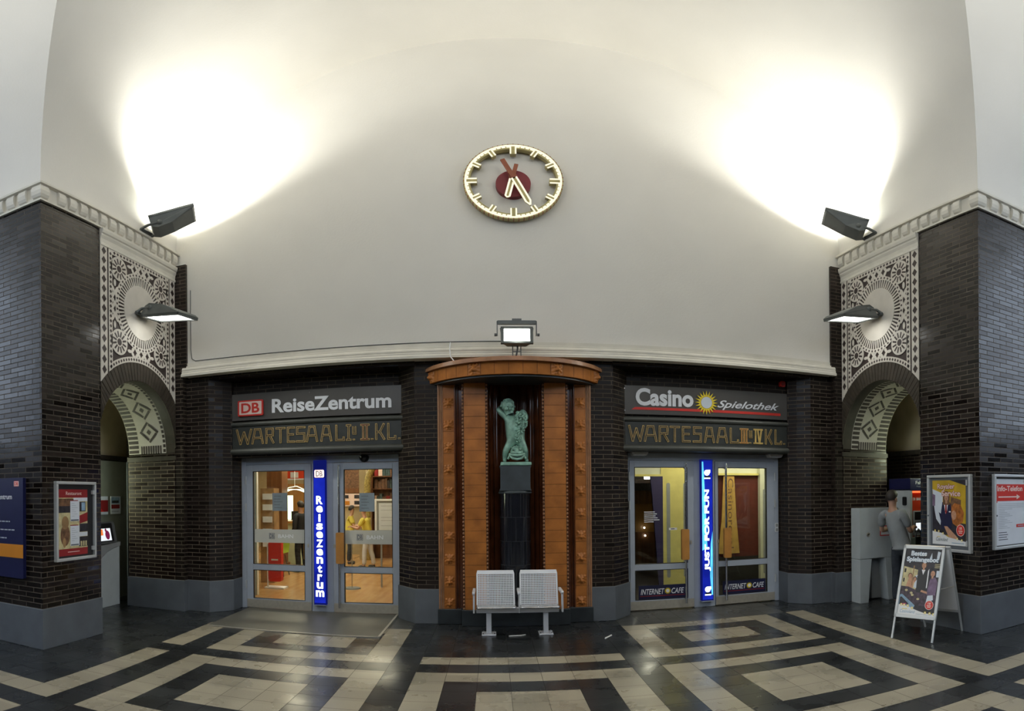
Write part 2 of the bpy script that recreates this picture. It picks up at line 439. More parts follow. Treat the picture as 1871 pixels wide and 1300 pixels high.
    def lathe(s, c, prof, n=32, a0=0.0, a1=2 * pi, sx=1, sy=1):
        full = abs(a1 - a0 - 2 * pi) < 1e-6; m = n if full else n + 1
        vs = [(c[0] + r * sx * cos(a0 + (a1 - a0) * k / n), c[1] + r * sy * sin(a0 + (a1 - a0) * k / n), c[2] + z) for k in range(m) for r, z in prof]
        q = len(prof); fs = []
        for k in range(n):
            j = (k + 1) % m
            for i in range(q - 1): fs.append((k * q + i, j * q + i, j * q + i + 1, k * q + i + 1))
        return s.add(vs, fs)
    def ball(s, c, r, n=10, m=7, sx=1, sy=1, sz=1):
        prof = [(r * sin(pi * i / m), -r * cos(pi * i / m) * sz) for i in range(m + 1)]
        sm = s.smooth; s.smooth = True; s.lathe(c, prof, n, sx=sx, sy=sy); s.smooth = sm
        return s
    def grid(s, fn, nu, nv):
        vs = [fn(i / nu, j / nv) for i in range(nu + 1) for j in range(nv + 1)]
        fs = [(i * (nv + 1) + j, (i + 1) * (nv + 1) + j, (i + 1) * (nv + 1) + j + 1, i * (nv + 1) + j + 1) for i in range(nu) for j in range(nv)]
        return s.add(vs, fs)
    def sweep(s, path, prof):
        """path: list of (point, outdir); prof: (out, z) pairs; open sweep"""
        rows = [[V(p) + V(o) * a + V((0, 0, b)) for a, b in prof] for p, o in path]
        q = len(prof); vs = [x for r in rows for x in r]; fs = []
        for i in range(len(rows) - 1):
            for k in range(q - 1): fs.append((i * q + k, (i + 1) * q + k, (i + 1) * q + k + 1, i * q + k + 1))
        s.add(vs, fs); s.add(rows[0], [tuple(range(q))]); s.add(rows[-1], [tuple(range(q - 1, -1, -1))])
        return s
    def text(s, fr, body, u0, v0, w, h, depth=.004, base=.001, bold=0.0, shear=0.0, spacing=1.0):
        """lettering fitted to the box u0..u0+w, v0..v0+h of a frame (w None: natural width)"""
        vs, fs = text_mesh(body, bold, shear, spacing)
        xs = [p[0] for p in vs]; ys = [p[1] for p in vs]
        x0, x1, y0, y1 = min(xs), max(xs), min(ys), max(ys)
        ky = h / (y1 - y0); kx = ky if w is None else w / (x1 - x0)
        zs = [p[2] for p in vs]; z0, z1 = min(zs), max(zs)
        return s.add([fr.p(u0 + (p[0] - x0) * kx, v0 + (p[1] - y0) * ky, base + depth * ((p[2] - z0) / (z1 - z0))) for p in vs], fs)
_tc = {}
def text_mesh(body, bold, shear, spacing):
    key = (body, bold, shear, spacing)
    if key not in _tc:
        c = bpy.data.curves.new('t', 'FONT'); c.body = body; c.extrude = .02; c.offset = bold; c.shear = shear; c.space_character = spacing; c.resolution_u = 4
        o = bpy.data.objects.new('t', c); COL.objects.link(o)
        dg = bpy.context.evaluated_depsgraph_get()
        me = bpy.data.meshes.new_from_object(o.evaluated_get(dg))
        _tc[key] = ([tuple(v.co) for v in me.vertices], [tuple(p.vertices) for p in me.polygons])
        bpy.data.objects.remove(o); bpy.data.curves.remove(c); bpy.data.meshes.remove(me)
    return _tc[key]
def base_of(o):
    return BASE.get(o.name, V((0, 0, 0)))
def obj(name, mb, parent=None, bevel=0.0, fix=True):
    b = base_of(parent) if parent else V((0, 0, 0))
    me = bpy.data.meshes.new(name)
    me.from_pydata([(p[0] - b.x, p[1] - b.y, p[2] - b.z) for p in mb.v], [], mb.f)
    names = []
    for m in mb.m:
        if m not in names: names.append(m)
    for m in names: me.materials.append(MATS[m])
    me.polygons.foreach_set('material_index', [names.index(m) for m in mb.m])
    me.polygons.foreach_set('use_smooth', mb.sm)
    me.update()
    if fix:
        bm = bmesh.new(); bm.from_mesh(me)
        bmesh.ops.recalc_face_normals(bm, faces=bm.faces)
        if bevel > 0:
            es = [e for e in bm.edges if len(e.link_faces) == 2 and e.calc_face_angle(0) > .6]
            bmesh.ops.bevel(bm, geom=es, offset=bevel, segments=2, affect='EDGES', profile=.5)
        bm.to_mesh(me); bm.free()
    o = bpy.data.objects.new(name, me); COL.objects.link(o)
    if parent:
        o.parent = parent
    BASE[o.name] = b
    return o
def tag(o, label, cat, group=None):
    o['label'] = label; o['category'] = cat
    if group: o['group'] = group
    return o
def thing(name, label, cat, loc, group=None):
    o = bpy.data.objects.new(name, None); COL.objects.link(o)
    o.location = loc; o.empty_display_size = .1
    BASE[o.name] = V(loc)
    return tag(o, label, cat, group)
def struct(name, mb, parent=None, **k):
    o = obj(name, mb, parent, **k)
    if not parent: o['kind'] = 'structure'
    return o
def skin_mesh(nodes, edges, root, levels=2, sub_first=0):
    """a body grown round a jointed skeleton: nodes {name: ((x,y,z), (ra, rb))}"""
    ks = list(nodes); me = bpy.data.meshes.new('sk')
    me.from_pydata([nodes[k][0] for k in ks], [(ks.index(a), ks.index(b)) for a, b in edges], [])
    o = bpy.data.objects.new('sk', me); COL.objects.link(o)
    sk = o.modifiers.new('s', 'SKIN'); sk.use_smooth_shade = True; sk.branch_smoothing = .4
    for i, k in enumerate(ks):
        d = me.skin_vertices[0].data[i]; r = nodes[k][1]
        d.radius = r if isinstance(r, tuple) else (r, r)
        d.use_root = (k == root)
    ss = o.modifiers.new('u', 'SUBSURF'); ss.levels = levels; ss.render_levels = levels
    dg = bpy.context.evaluated_depsgraph_get()
    m2 = bpy.data.meshes.new_from_object(o.evaluated_get(dg))
    r = ([v.co.copy() for v in m2.vertices], [tuple(p.vertices) for p in m2.polygons])
    bpy.data.objects.remove(o); bpy.data.meshes.remove(me); bpy.data.meshes.remove(m2)
    return r
def put(mb, vf, xf=None, m=None):
    sm = mb.smooth; mb.smooth = True
    if m: mb.cur = m
    mb.add([xf @ v for v in vf[0]] if xf else vf[0], vf[1]); mb.smooth = sm
    return mb

# ------------------------------------------------------------------ floor
XH = .305
ROWS = [7.71, 7.43, 7.15, 6.88, 6.615, 6.355, 6.07, 5.775, 5.485, 5.19, 4.90, 4.61, 4.32, 4.03, 3.735, 3.44]
def tile_kind(c, r, left):
    a = abs(c)
    if r > 14: r = 28 - r
    if r < 0: return 'tile_grey' if 5 <= a <= 12 else 'tile_dark'
    if a >= 14: return 'tile_cream' if r == 13 else 'tile_dark'
    if a == 13:
        if r == 14: return 'tile_dark'
        if left and r in (0, 6): return 'tile_dark'
        return 'tile_cream'
    if a == 12 or a == 4: return 'tile_dark'
    if 5 <= a <= 11:
        for r0, r1 in ((0, 5), (7, 13)):
            if r0 <= r <= r1:
                d = min(a - 5, 11 - a, r - r0, r1 - r)
                return 'tile_dark' if d == 1 else 'tile_cream'
        return 'tile_dark'
    if r <= 4: return 'tile_dark'
    if r in (5, 7): return 'tile_cream'
    if r in (6, 14): return 'tile_dark'
    d = min(3 - a, r - 7)
    return 'tile_dark' if d == 1 else 'tile_cream'
fl = MB('grout'); fl.box(-13, -10, -.2, 13, 8.78, -.003)
g = .0022
ys = [7.71 + .285 * k for k in range(5, 0, -1)] + ROWS + [3.44 - .29 * k for k in range(1, 30)]
for i in range(len(ys) - 1):
    y1, y0 = ys[i], ys[i + 1]; r = i - 5
    if y0 < -5: break
    y1 = min(y1, 8.78)
    for c in range(-27, 28):
        x0, x1 = (c - .5) * XH, (c + .5) * XH
        if x0 < -7.2 or x1 > 7.2: continue
        fl.mt(tile_kind(c, r, c < 0))
        fl.quad((x0 + g, y0 + g, 0), (x1 - g, y0 + g, 0), (x1 - g, y1 - g, 0), (x0 + g, y1 - g, 0))
struct('floor', fl)
dm = MB('mat_grey'); dm.fbox(FLOOR, -4.07, 7.19, -1.73, 8.62, .0, .012)
dm.mt('steel'); dm.fbox(FLOOR, -1.73, 7.17, -1.70, 8.62, 0, .014); dm.fbox(FLOOR, -4.07, 7.165, -1.70, 7.19, 0, .014)
tag(obj('door_mat', dm), 'large flat grey entrance mat in front of the left double door', 'mat')

# ------------------------------------------------------------------ brick piers, back wall
def both(fn):
    for sx in (-1, 1): fn(sx, 'left' if sx < 0 else 'right')
def plan(mb, pts, z0, z1, sx):
    pts = [(x * sx, y) for x, y in pts]
    mb.prism(FLOOR, pts, z0, z1)
def grow(pts, d):
    """push the outline outwards by d (points run counter-clockwise or clockwise)"""
    n = len(pts); A = sum(pts[i][0] * pts[(i + 1) % n][1] - pts[(i + 1) % n][0] * pts[i][1] for i in range(n)); sg = 1 if A > 0 else -1
    out = []
    for i in range(n):
        p0, p1, p2 = V(pts[i - 1]), V(pts[i]), V(pts[(i + 1) % n])
        e1 = (p1 - p0).normalized(); e2 = (p2 - p1).normalized()
        n1 = V((e1.y, -e1.x)) * sg; n2 = V((e2.y, -e2.x)) * sg
        b = (n1 + n2); b = b / max(b.dot(n1), .3)
        out.append((p1.x + b.x * d, p1.y + b.y * d))
    return out
PIER_END = [(5.9, 7.93), (5.0, 7.93), (4.86, 7.93), (4.86, 8.05), (4.48, 8.05), (4.32, 8.21), (4.22, 8.34), (4.22, 8.95), (5.9, 8.95)]
PIER_MID = [(1.03, 8.09), (1.37, 8.09), (1.52, 8.26), (1.65, 8.42), (1.65, 8.95), (1.03, 8.95)]
PIER_FRONT = [(5.0, 4.944), (13, 4.944), (13, 5.5), (5.87, 5.5), (5.87, 6.04), (5.0, 6.04)]
def piers(sx, side):
    w = MB('brick')
    plan(w, PIER_FRONT, .49, 5.56, sx)
    # wall above the side arch, behind the relief panel
    f = LEFT() if sx < 0 else RIGHT(); q = 1 if sx < 0 else -1
    n = 28; top = []
    for k in range(n + 1):
        a = pi - pi * k / n
        top.append((6.95 + .965 * cos(a), 2.48 + .965 * sin(a)))
    for k in range(n):
        (a0, b0), (a1, b1) = top[k], top[k + 1]
        w.quad(f.p(q * a0, b0, -.03), f.p(q * a1, b1, -.03), f.p(q * a1, 5.56, -.03), f.p(q * a0, 5.56, -.03))
    w.fbox(f, q * 5.9, 2.40, q * 6.0, 5.56, -.87, -.03); w.fbox(f, q * 7.915, 2.40, q * 8.0, 5.56, -.87, -.03)
    struct('wall_' + side, w, fix=True)
    e = MB('brick_matt'); plan(e, PIER_END, .49, 3.68, sx)
    e.box(sx * 5.0, 7.93, 3.68, sx * 4.80, 8.4, 5.56)
    e.mt('brick_pale'); e.box(sx * 5.012, 7.922, .49, sx * 5.885, 7.93, 2.36)  # jamb face in paler brick and joints than the pier
    e.mt('voussoir'); e.box(sx * 4.985, 7.90, 2.36, sx * 5.9, 7.94, 2.43)
    struct('wall_back_' + side, e)
    b = MB('plinth')
    plan(b, grow(PIER_FRONT, .012), 0, .49, sx); plan(b, grow(PIER_END, .02), 0, .49, sx); plan(b, grow(PIER_MID, .02), 0, .49, sx)
    struct('baseboard_' + side, b, bevel=.006)
both(piers)
mid = MB('brick_matt')
for sx in (-1, 1):
    plan(mid, PIER_MID, .49, 3.68, sx)
mid.box(-1.0, 8.56, 0, 1.0, 8.95, 3.68)
for sx in (-1, 1): mid.box(sx * 1.45, 8.40, 2.40, sx * 4.3, 8.95, 3.68)
mid.box(-4.9, 8.06, 3.60, -1.36, 8.5, 3.69); mid.box(1.36, 8.06, 3.60, 4.9, 8.5, 3.69)
mid.box(-1.36, 8.12, 3.60, 1.36, 8.95, 3.69)
struct('wall_back_middle', mid)

# ------------------------------------------------------------------ vault
ZS, RISE = 5.80, 3.72
def fz(t): return ZS + RISE * max(0.0, 1 - abs(t) ** 1.92) ** .545
TS = [sin(pi / 2 * k / 40) for k in range(-40, 41)]
ce = MB('plaster'); ce.smooth = True
YC = 4.944
BC, BH = .89, 4.054      # centre and half width of the cross vault
YR = BC - BH
def strip(fn, lo, hi, m):
    """one web of the groined vault: t across, s along"""
    vs = []; 
    for t in TS:
        for k in range(m + 1):
            s0 = lo(t); vs.append(fn(t, s0 + (hi - s0) * k / m))
    q = m + 1
    ce.add(vs, [(i * q + k, (i + 1) * q + k, (i + 1) * q + k + 1, i * q + k + 1) for i in range(len(TS) - 1) for k in range(m)])
strip(lambda t, y: (5 * t, y, fz(t)), lambda t: BC + abs(t) * BH, 8.02, 24)
strip(lambda t, y: (5 * t, y, fz(t)), lambda t: BC - abs(t) * BH, -10, 20)
strip(lambda t, x: (x, BC + BH * t, fz(t)), lambda t: abs(t) * 5, 13, 20)
strip(lambda t, x: (x, BC + BH * t, fz(t)), lambda t: -abs(t) * 5, -13, 20)
# upper wall strip between cornice and vault springing
struct('ceiling', ce, fix=False)
lw = MB('plaster')
o = [(-4.82, 3.66), (4.82, 3.66), (4.82, 5.5), (5.1, 5.5)]
for k in range(0, 81): 
    t = TS[80 - k]; o.append((5.1 * t, fz(t) + .12))
o += [(-5.1, 5.5), (-4.82, 5.5)]
lw.prism(BACK(7.98), o, -.35, 0)
struct('wall_back', lw)
# the parts of the hall behind the camera: dark brick dados under open window bays
for nm, bx in (('wall_west_end', (-13.3, -YC - .6, 0, -13, YC + .6, 3.4)), ('wall_east_end', (13, -YC - .6, 0, 13.3, YC + .6, 3.4)),
               ('wall_rear', (-5.6, -10.3, 0, 5.6, -10, 6.6)), ('wall_rear_left', (-13, YR - .4, 0, -5.4, YR, 5.8)), ('wall_rear_right', (5.4, YR - .4, 0, 13, YR, 5.8)),
               ('wall_rear_aisle_left', (-5.4, -10, 0, -5, YR, 5.8)), ('wall_rear_aisle_right', (5, -10, 0, 5.4, YR, 5.8))):
    struct(nm, MB('brick').box(*bx))

# ------------------------------------------------------------------ cornices
c1 = MB('stucco_trim')
pr = [(0, 3.885), (.012, 3.885), (.012, 3.835), (.045, 3.825), (.045, 3.805), (.062, 3.80), (.075, 3.785), (.082, 3.765), (.075, 3.745), (.085, 3.735), (.085, 3.71), (.11, 3.69), (.11, 3.655), (0, 3.655)]
c1.sweep([((-4.86, 7.98, 0), (0, -1, 0)), ((4.86, 7.98, 0), (0, -1, 0))], pr)
struct('trim_1', c1)
cable = MB('grey_dark')
pts = [(-4.74, 7.972, 5.1), (-4.74, 7.972, 4.1), (-4.72, 7.972, 3.95), (-4.66, 7.972, 3.91), (-4.3, 7.972, 3.905), (-3, 7.972, 3.90), (-1.6, 7.972, 3.90), (-1.2, 7.972, 3.902), (-.1, 7.972, 3.90)]
cable.tube(pts, .006, 6)
tag(obj('cable', cable), 'thin grey cable running along the white moulding on the back wall', 'cable')
wc = MB('white'); wc.tube([(-.86, 7.965, 3.89), (-.86, 7.86, 3.78), (-.85, 7.84, 3.66), (-.80, 7.8, 3.585)], .008, 6)
tag(obj('cable', wc), 'short white cable hanging from the moulding down to the canopy', 'cable')
def side_cornice(sx, idx):
    c = MB('stucco_trim')
    x = sx * 5.0; ox = -sx
    d = V((ox, -1, 0))
    prof = [(0, 5.525), (.035, 5.525), (.035, 5.55), (.02, 5.56), (.02, 5.745), (.075, 5.755), (.075, 5.785), (.06, 5.80), (0, 5.80)]
    path = [((x, 8.02, 0), (ox, 0, 0)), ((x, YC, 0), d), ((sx * 13, YC, 0), (0, -1, 0))]
    c.sweep(path, prof)
    # rounded blocks
    hump = [(.018, 5.56), (.04, 5.575), (.058, 5.61), (.066, 5.66), (.062, 5.71), (.045, 5.745), (.018, 5.75)]
    y = 7.93
    while y > YC + .2:
        c.sweep([((x, y, 0), (ox, 0, 0)), ((x, y - .125, 0), (ox, 0, 0))], hump); y -= .2
    c.sweep([((x, YC + .09, 0), (ox, 0, 0)), ((x, YC, 0), d), ((x + sx * .09, YC, 0), (0, -1, 0))], hump)
    xx = 5.19
    while xx < 12:
        c.sweep([((sx * xx, YC, 0), (0, -1, 0)), ((sx * (xx + .125), YC, 0), (0, -1, 0))], hump); xx += .2
    # stepped moulding over the relief panel
    mp = [(0, 5.275), (.02, 5.275), (.02, 5.31), (.012, 5.32), (.018, 5.38), (.035, 5.42), (.035, 5.445), (.05, 5.46), (.06, 5.5), (.06, 5.53), (0, 5.53)]
    c.sweep([((x, 6.045, 0), (ox, 0, 0)), ((x, 7.99, 0), (ox, 0, 0))], mp)
    struct('trim_%d' % idx, c)
side_cornice(-1, 2); side_cornice(1, 3)

# ------------------------------------------------------------------ side arches: ring, soffit, relief panel
def arch(sx, idx, side):
    f = LEFT() if sx < 0 else RIGHT(); q = 1 if sx < 0 else -1
    A = MB('voussoir_joint'); YA, ZA = 6.95, 2.48
    # ring of brick-on-edge wedges
    n = 46
    def clip(y): return min(max(y, 6.045), 7.918)
    for k in range(n):
        a0 = pi * k / n; a1 = pi * (k + 1) / n
        for (t0, t1, w, mm) in ((a0, a1, .004, 'voussoir_joint'), (a0 + .005, a1 - .005, .014, 'voussoir')):
            A.mt(mm)
            pts = [(.967, t0), (1.228, t0), (1.228, t1), (.967, t1)]
            P = [(clip(YA + r * cos(a)), ZA + r * sin(a)) for r, a in pts]
            if abs(P[0][0] - P[1][0]) < .004 and abs(P[2][0] - P[3][0]) < .004: continue
            A.prism(f, [(q * y, z) for y, z in P], -.03, w)
    # soffit: dark brick lip, then white with dark pattern
    def strip2(u0, u1, w0, w1, mm, off):
        A.mt(mm); R = .965 - off
        m = max(1, int(abs(u1 - u0) / .07))
        for k in range(m):
            a0, a1 = u0 + (u1 - u0) * k / m, u0 + (u1 - u0) * (k + 1) / m
            A.quad(f.p(q * (YA + R * cos(a0)), ZA + R * sin(a0), w0), f.p(q * (YA + R * cos(a1)), ZA + R * sin(a1), w0),
                   f.p(q * (YA + R * cos(a1)), ZA + R * sin(a1), w1), f.p(q * (YA + R * cos(a0)), ZA + R * sin(a0), w1))
    strip2(0, pi, 0, -.16, 'voussoir', 0); strip2(0, pi, -.16, -.87, 'relief_white', 0)
    for (wa, wb) in ((-.67, -.86), (-.165, -.21) if sx < 0 else (-.165, -.30)):
        N = 40
        for k in range(N):
            strip2(pi * (k + .2) / N, pi * (k + .85) / N, wa, wb, 'relief_dark', .004)
    for base in (0, pi):
        for k in range(9):
            w0 = -.24 - k * .045 - (.05 if sx > 0 else 0)
            d = .13 if base == 0 else -.13
            strip2(base, base + d, w0, w0 - .027, 'relief_dark', .004)
    # diamonds: a square of bars, turned, with a lozenge inside
    wc_ = -.44 if sx < 0 else -.48
    for k in range(7):
        ac = .36 + k * (pi - .72) / 6
        def P(a, w): 
            R = .959; return f.p(q * (YA + R * cos(ac + a)), ZA + R * sin(ac + a), wc_ + w)
        A.mt('relief_dark')
        S = .125
        for j in range(4):
            ang = pi / 4 + j * pi / 2
            ca, sa = cos(ang), sin(ang)
            def T(u, v): return P((u * ca - v * sa) / .965, u * sa + v * ca)
            A.quad(T(-S * 1.0, S - .035), T(S * .62, S - .035), T(S * .62, S), T(-S, S))
        A.quad(P(-.05, 0), P(0, -.045), P(.05, 0), P(0, .045))
    struct('trim_%d' % idx, A, fix=False)
    # relief panel
    B = MB('relief_dark')
    def ext(y):
        d = 1.228 ** 2 - (y - YA) ** 2
        return ZA + sqrt(max(d, 0)) 
    ysn = [6.045 + (7.918 - 6.045) * k / 30 for k in range(31)]
    for k in range(30):
        a, b = ysn[k], ysn[k + 1]
        B.quad(f.p(q * a, ext(a), 0), f.p(q * b, ext(b), 0), f.p(q * b, 5.275, 0), f.p(q * a, 5.275, 0))
    panel = thing('relief_panel', 'brown and cream sgraffito relief panel above the %s arch' % side, 'wall relief', f.p(q * 6.98, 3.3, 0), 'relief panels above the side arches')
    obj('ground', B, panel, fix=False)
    D = MB('relief_white'); T0, T1 = .002, .012
    K = D
    def lozenge(u, v, a, b, w=.0135): K.mt('relief_dark'); K.flat(f, [(q * (u - a), v), (q * u, v - b), (q * (u + a), v), (q * u, v + b)] if q > 0 else [(q * (u + a), v), (q * u, v - b), (q * (u - a), v), (q * u, v + b)], w); K.mt('relief_white')
    def bar(y0, y1, z1):
        pts = [(y0, ext(y0)), (y1, ext(y1)), (y1, z1), (y0, z1)]
        D.prism(f, [(q * y, z) for y, z in pts], T0, T1)
    CY = 6.98
    for e in (-1, 1):
        ya, yb = sorted((CY + e * .79, CY + e * .935)); bar(ya, yb, 5.275)
        m = CY + e * .8625; z = 5.2
        while z > ext(m) + .08:
            lozenge(m, z, .05, .062); z -= .143
        ya, yb = sorted((CY + e * .68, CY + e * .755)); bar(ya, yb, 5.275)
        m = CY + e * .7175; z = 5.2
        while z > ext(m) + .04:
            lozenge(m, z, .026, .03); z -= .072
    D.fbox(f, q * (CY - .68), 5.20, q * (CY + .68), 5.275, T0, T1)
    for k in range(18): lozenge(CY - .63 + k * .074, 5.2375, .027, .026)
    # band that follows the arch
    n = 40; lim = acos_ = math.acos(.70 / 1.30)
    D.ring(f, q * YA, ZA, 1.232, 1.31, T0, .0124, n=40, a0=math.acos(.71 / 1.27), a1=pi - math.acos(.71 / 1.27))
    for k in range(24):
        a = math.acos(.71 / 1.27) + .03 + k * (pi - 2 * math.acos(.71 / 1.27) - .06) / 23
        lozenge(YA + 1.271 * cos(a), ZA + 1.271 * sin(a), .022, .026)
    # medallion
    MY, MZ = 6.98, 4.485
    D.cyl(f, q * MY, MZ, .415, T0, .016, 48)
    for k in range(58):
        a = 2 * pi * k / 58; g2 = f.at(q * MY, MZ).rot(a)
        D.fbox(g2, .41, -.013, .55, .013, T0, T1)
    D.ring(f, q * MY, MZ, .545, .605, T0, .0128, 64)
    for k in range(46):
        a = 2 * pi * k / 46; lozenge(MY + .575 * cos(a), MZ + .575 * sin(a), .022, .022)
    # rosettes
    for (ry, rz) in ((6.455, 5.02), (7.505, 5.02), (6.455, 3.93), (7.505, 3.93)):
        D.cyl(f, q * ry, rz, .185, T0, T1, 32)
        K.mt('relief_dark'); K.disc(f, q * ry, rz, .05, w=.0135)
        for k in range(12):
            g2 = f.at(q * ry, rz).rot(2 * pi * (k + .5) / 12)
            K.rect(g2, .07, -.014, .155, .014, .0135)
        D.mt('relief_white')
    # leaf chains between the rosettes
    lift = [0]
    def leaf(y, z, a, L=.075, wd=.026):
        pts = [(L * cos(t) , wd * sin(t)) for t in [2 * pi * i / 10 for i in range(10)]]
        lift[0] = (lift[0] + 1) % 7; D.prism(f.at(q * y, z).rot(a), pts, T0, .0084 + .0005 * lift[0])
    for zc, in ((5.135,), (3.845,)):
        for k in (-1, 0, 1):
            for e in (-1, 1): 
                leaf(CY + k * .155 + e * .04, zc + .045, e * q * -.9); leaf(CY + k * .155 + e * .04, zc - .045, e * q * .9)
        leaf(CY - .285, zc, 0, .05); leaf(CY + .285, zc, 0, .05)
    for e in (-1, 1):
        yc = CY + e * .62
        for k in (-1, 0, 1):
            for d in (-1, 1):
                leaf(yc - .035, 4.475 + k * .165 + d * .04, pi / 2 + d * .55 * q, .07); leaf(yc + .035, 4.475 + k * .165 + d * .04, pi / 2 - d * .55 * q, .07)
        leaf(yc, 4.475 + .31, pi / 2, .055); leaf(yc, 4.475 - .31, pi / 2, .055)
    obj('relief_pattern', D, panel)
arch(-1, 4, 'left'); arch(1, 5, 'right')

# ------------------------------------------------------------------ alcoves behind the side arches
def alcove(sx, side):
    a = MB('brick_matt')
    xw = 6.55
    f = LEFT(-xw) if sx < 0 else RIGHT(xw); q = 1 if sx < 0 else -1
    a.fbox(f, q * 5.5, 0, q * 8.9, 2.44, -.1, 0)
    a.mt('voussoir'); a.fbox(f, q * 5.5, 2.44, q * 8.9, 2.52, -.1, .02)
    a.mt('ochre_plaster'); a.fbox(f, q * 5.5, 2.52, q * 8.9, 4.2, -.1, 0)
    a.mt('ochre_plaster'); a.box(sx * 5.87, 5.4, 3.75, sx * 6.6, 8.9, 3.85)
    a.mt('brick_matt'); a.box(sx * 5.87, 8.80, 0, sx * 6.6, 8.9, 3.8); a.box(sx * 5.87, 5.4, 0, sx * 6.6, 5.52, 3.8)
    a.box(sx * 5.885, 7.93, 2.43, sx * 5.9, 8.85, 3.8)
    struct('wall_alcove_' + side, a)
both(alcove)

# ------------------------------------------------------------------ doors
YD = 8.64
def double_door(idx, x0, x1, xs0, xs1, left):
    """steel-framed glass double door with a mullion that carries the light box"""
    fr = BACK(YD); f = MB('alu')
    xm0, xm1 = xs0, xs1
    ZT = 2.40
    lv = [(-4.11, -3.035, -4.0, -3.14), (-2.685, -1.68, -2.52, -1.78)] if left else [(1.72, 2.73, 1.795, 2.63), (3.085, 4.12, 3.135, 3.985)]
    xm0, xm1 = lv[0][1] + .004, lv[1][0] - .004
    f.fbox(fr, x0, 0, lv[0][0] - .004, ZT, -.10, .0); f.fbox(fr, lv[1][1] + .004, 0, x1, ZT, -.10, 0)
    f.fbox(fr, lv[0][0] - .004, 2.29, lv[1][1] + .004, ZT, -.10, 0); f.fbox(fr, xm0, 0, xm1, 2.29, -.10, 0)
    d = MB('alu')
    door = thing('door_%d' % idx, 'grey framed glass double door with a lit blue column sign, %s of the niche' % ('left' if left else 'right'), 'door', ((x0 + x1) / 2, YD, 0))
    door['kind'] = 'structure'
    obj('door_frame', f, door, bevel=.005)
    for n, (a, b, ga, gb) in enumerate(lv):
        m = MB('alu')
        inner = 'right' if n == 0 else 'left'
        m.fbox(fr, a, .015, ga, 2.285, -.075, .012); m.fbox(fr, gb, .015, b, 2.285, -.075, .012)
        m.fbox(fr, ga, 2.185, gb, 2.285, -.075, .012); m.fbox(fr, ga, .015, gb, .165, -.075, .012)
        m.fbox(fr, ga, .625, gb, .715, -.075, .012)
        leaf = obj('door_leaf', m, door, bevel=.004)
        k = MB('steel'); k.fbox(fr, a + .004, .018, b - .004, .15, .0122, .016); obj('kick_plate', k, leaf)
        gl = MB('pane'); gl.fbox(fr, ga, .715, gb, 2.185, -.034, -.026); gl.fbox(fr, ga, .165, gb, .625, -.034, -.026)
        obj('glass_pane', gl, leaf)
        s = MB('black'); 
        for z0, z1 in ((.715, 2.185), (.165, .625)):
            for (p0, p1, p2, p3) in ((ga, z0, ga + .008, z1), (gb - .008, z0, gb, z1), (ga, z0, gb, z0 + .008), (ga, z1 - .008, gb, z1)):
                s.fbox(fr, p0, p1, p2, p3, -.025, .0125)
        obj('gasket', s, leaf)
        # pull bar near the mullion
        hx = None
        if left: hx = None if n == 0 else -2.58
        else: hx = 2.58 if n == 0 else 3.245
        if hx is not None:
            h = MB('chrome'); h.tube([(hx, YD - .075, .09), (hx, YD - .075, 2.25)], .017, 10)
            for z in (.16, 2.17): h.tube([(hx, YD - .075, z), (hx, YD - .01, z)], .012, 8)
            obj('pull_bar', h, leaf)
            gx = MB('handle_wood'); gx.rbox(BACK(YD - .055).at(hx, 0), -.045 if n else -.075, .77, .075 if n else .045, 1.24, 0, .05, .02); obj('handle_grip', gx, leaf)
        elif left:
            gx = MB('handle_wood'); gx.rbox(BACK(YD - .0).at(b - .135, 0), -.03, .80, .03, 1.05, -.14, -.09, .02); obj('handle_grip', gx, leaf)
        hxx = (a - .006) if n == 0 else (b + .006)
        for z in (.32, 1.55, 1.98): obj('hinge', MB('alu_light').tube([(hxx, YD - .02, z), (hxx, YD - .02, z + .13)], .014, 8), leaf)
        lk = MB('steel'); lx = (b - .05) if n == 0 else (a + .04 if not left else a + .015)
        lk.rbox(fr.at(lx, 0), -.014, 1.0, .014, 1.06, .012, .019, .013); obj('lock', lk, leaf)
        if left:
            bd = MB('pane_band'); bd.fbox(fr, ga, 1.06, gb, 1.27, -.0255, -.0245)
            band = obj('glass_band', bd, leaf)
            t = MB('ink'); q = ga
            lx0 = q + (.24 if n == 0 else .17)
            t.ring(fr.at(lx0 + .065, 1.165), 0, 0, .058, .066, -.024, -.022, 4, a0=pi / 4, a1=pi / 4 + 2 * pi)
            t.text(fr, 'DB', lx0 + .03, 1.13, .07, .07, .001, -.024, bold=.02)
            t.mt('white'); t.text(fr, 'BAHN', lx0 + .17, 1.135, .25, .06, .001, -.024, bold=.015)
            obj('lettering', t, band)
    return door
double_door(1, -4.20, -1.655, -2.975, -2.785, True)
double_door(2, 1.675, 4.205, 2.825, 3.02, False)
# light box columns on the mullions
fr = BACK(YD - .015)
t = thing('light_box', 'tall blue illuminated column sign reading ReiseZentrum between the left glass doors', 'sign', (-2.88, YD, .12), 'lit column signs')
m = MB('blue_deep'); m.fbox(fr, -2.972, .13, -2.784, 2.33, 0, .075); m.mt('alu'); m.fbox(fr, -2.975, .12, -2.781, .13, 0, .08)
obj('case', m, t)
m = MB('blue_glow'); m.fbox(fr, -2.965, .16, -2.791, 2.06, .075, .078); obj('lit_panel', m, t)
m = MB('logo_glow'); m.rbox(fr.at(-2.878, 2.125), -.075, -.058, .075, .058, .076, .083, .018)
m.mt('grey'); m.ring(fr.at(-2.878, 2.125), 0, 0, .068, .074, .083, .085, 4, a0=pi / 4, a1=pi / 4 + 2 * pi); m.text(fr, 'DB', -2.925, 2.085, .095, .08, .002, .0835, bold=.012)
obj('logo', m, t)
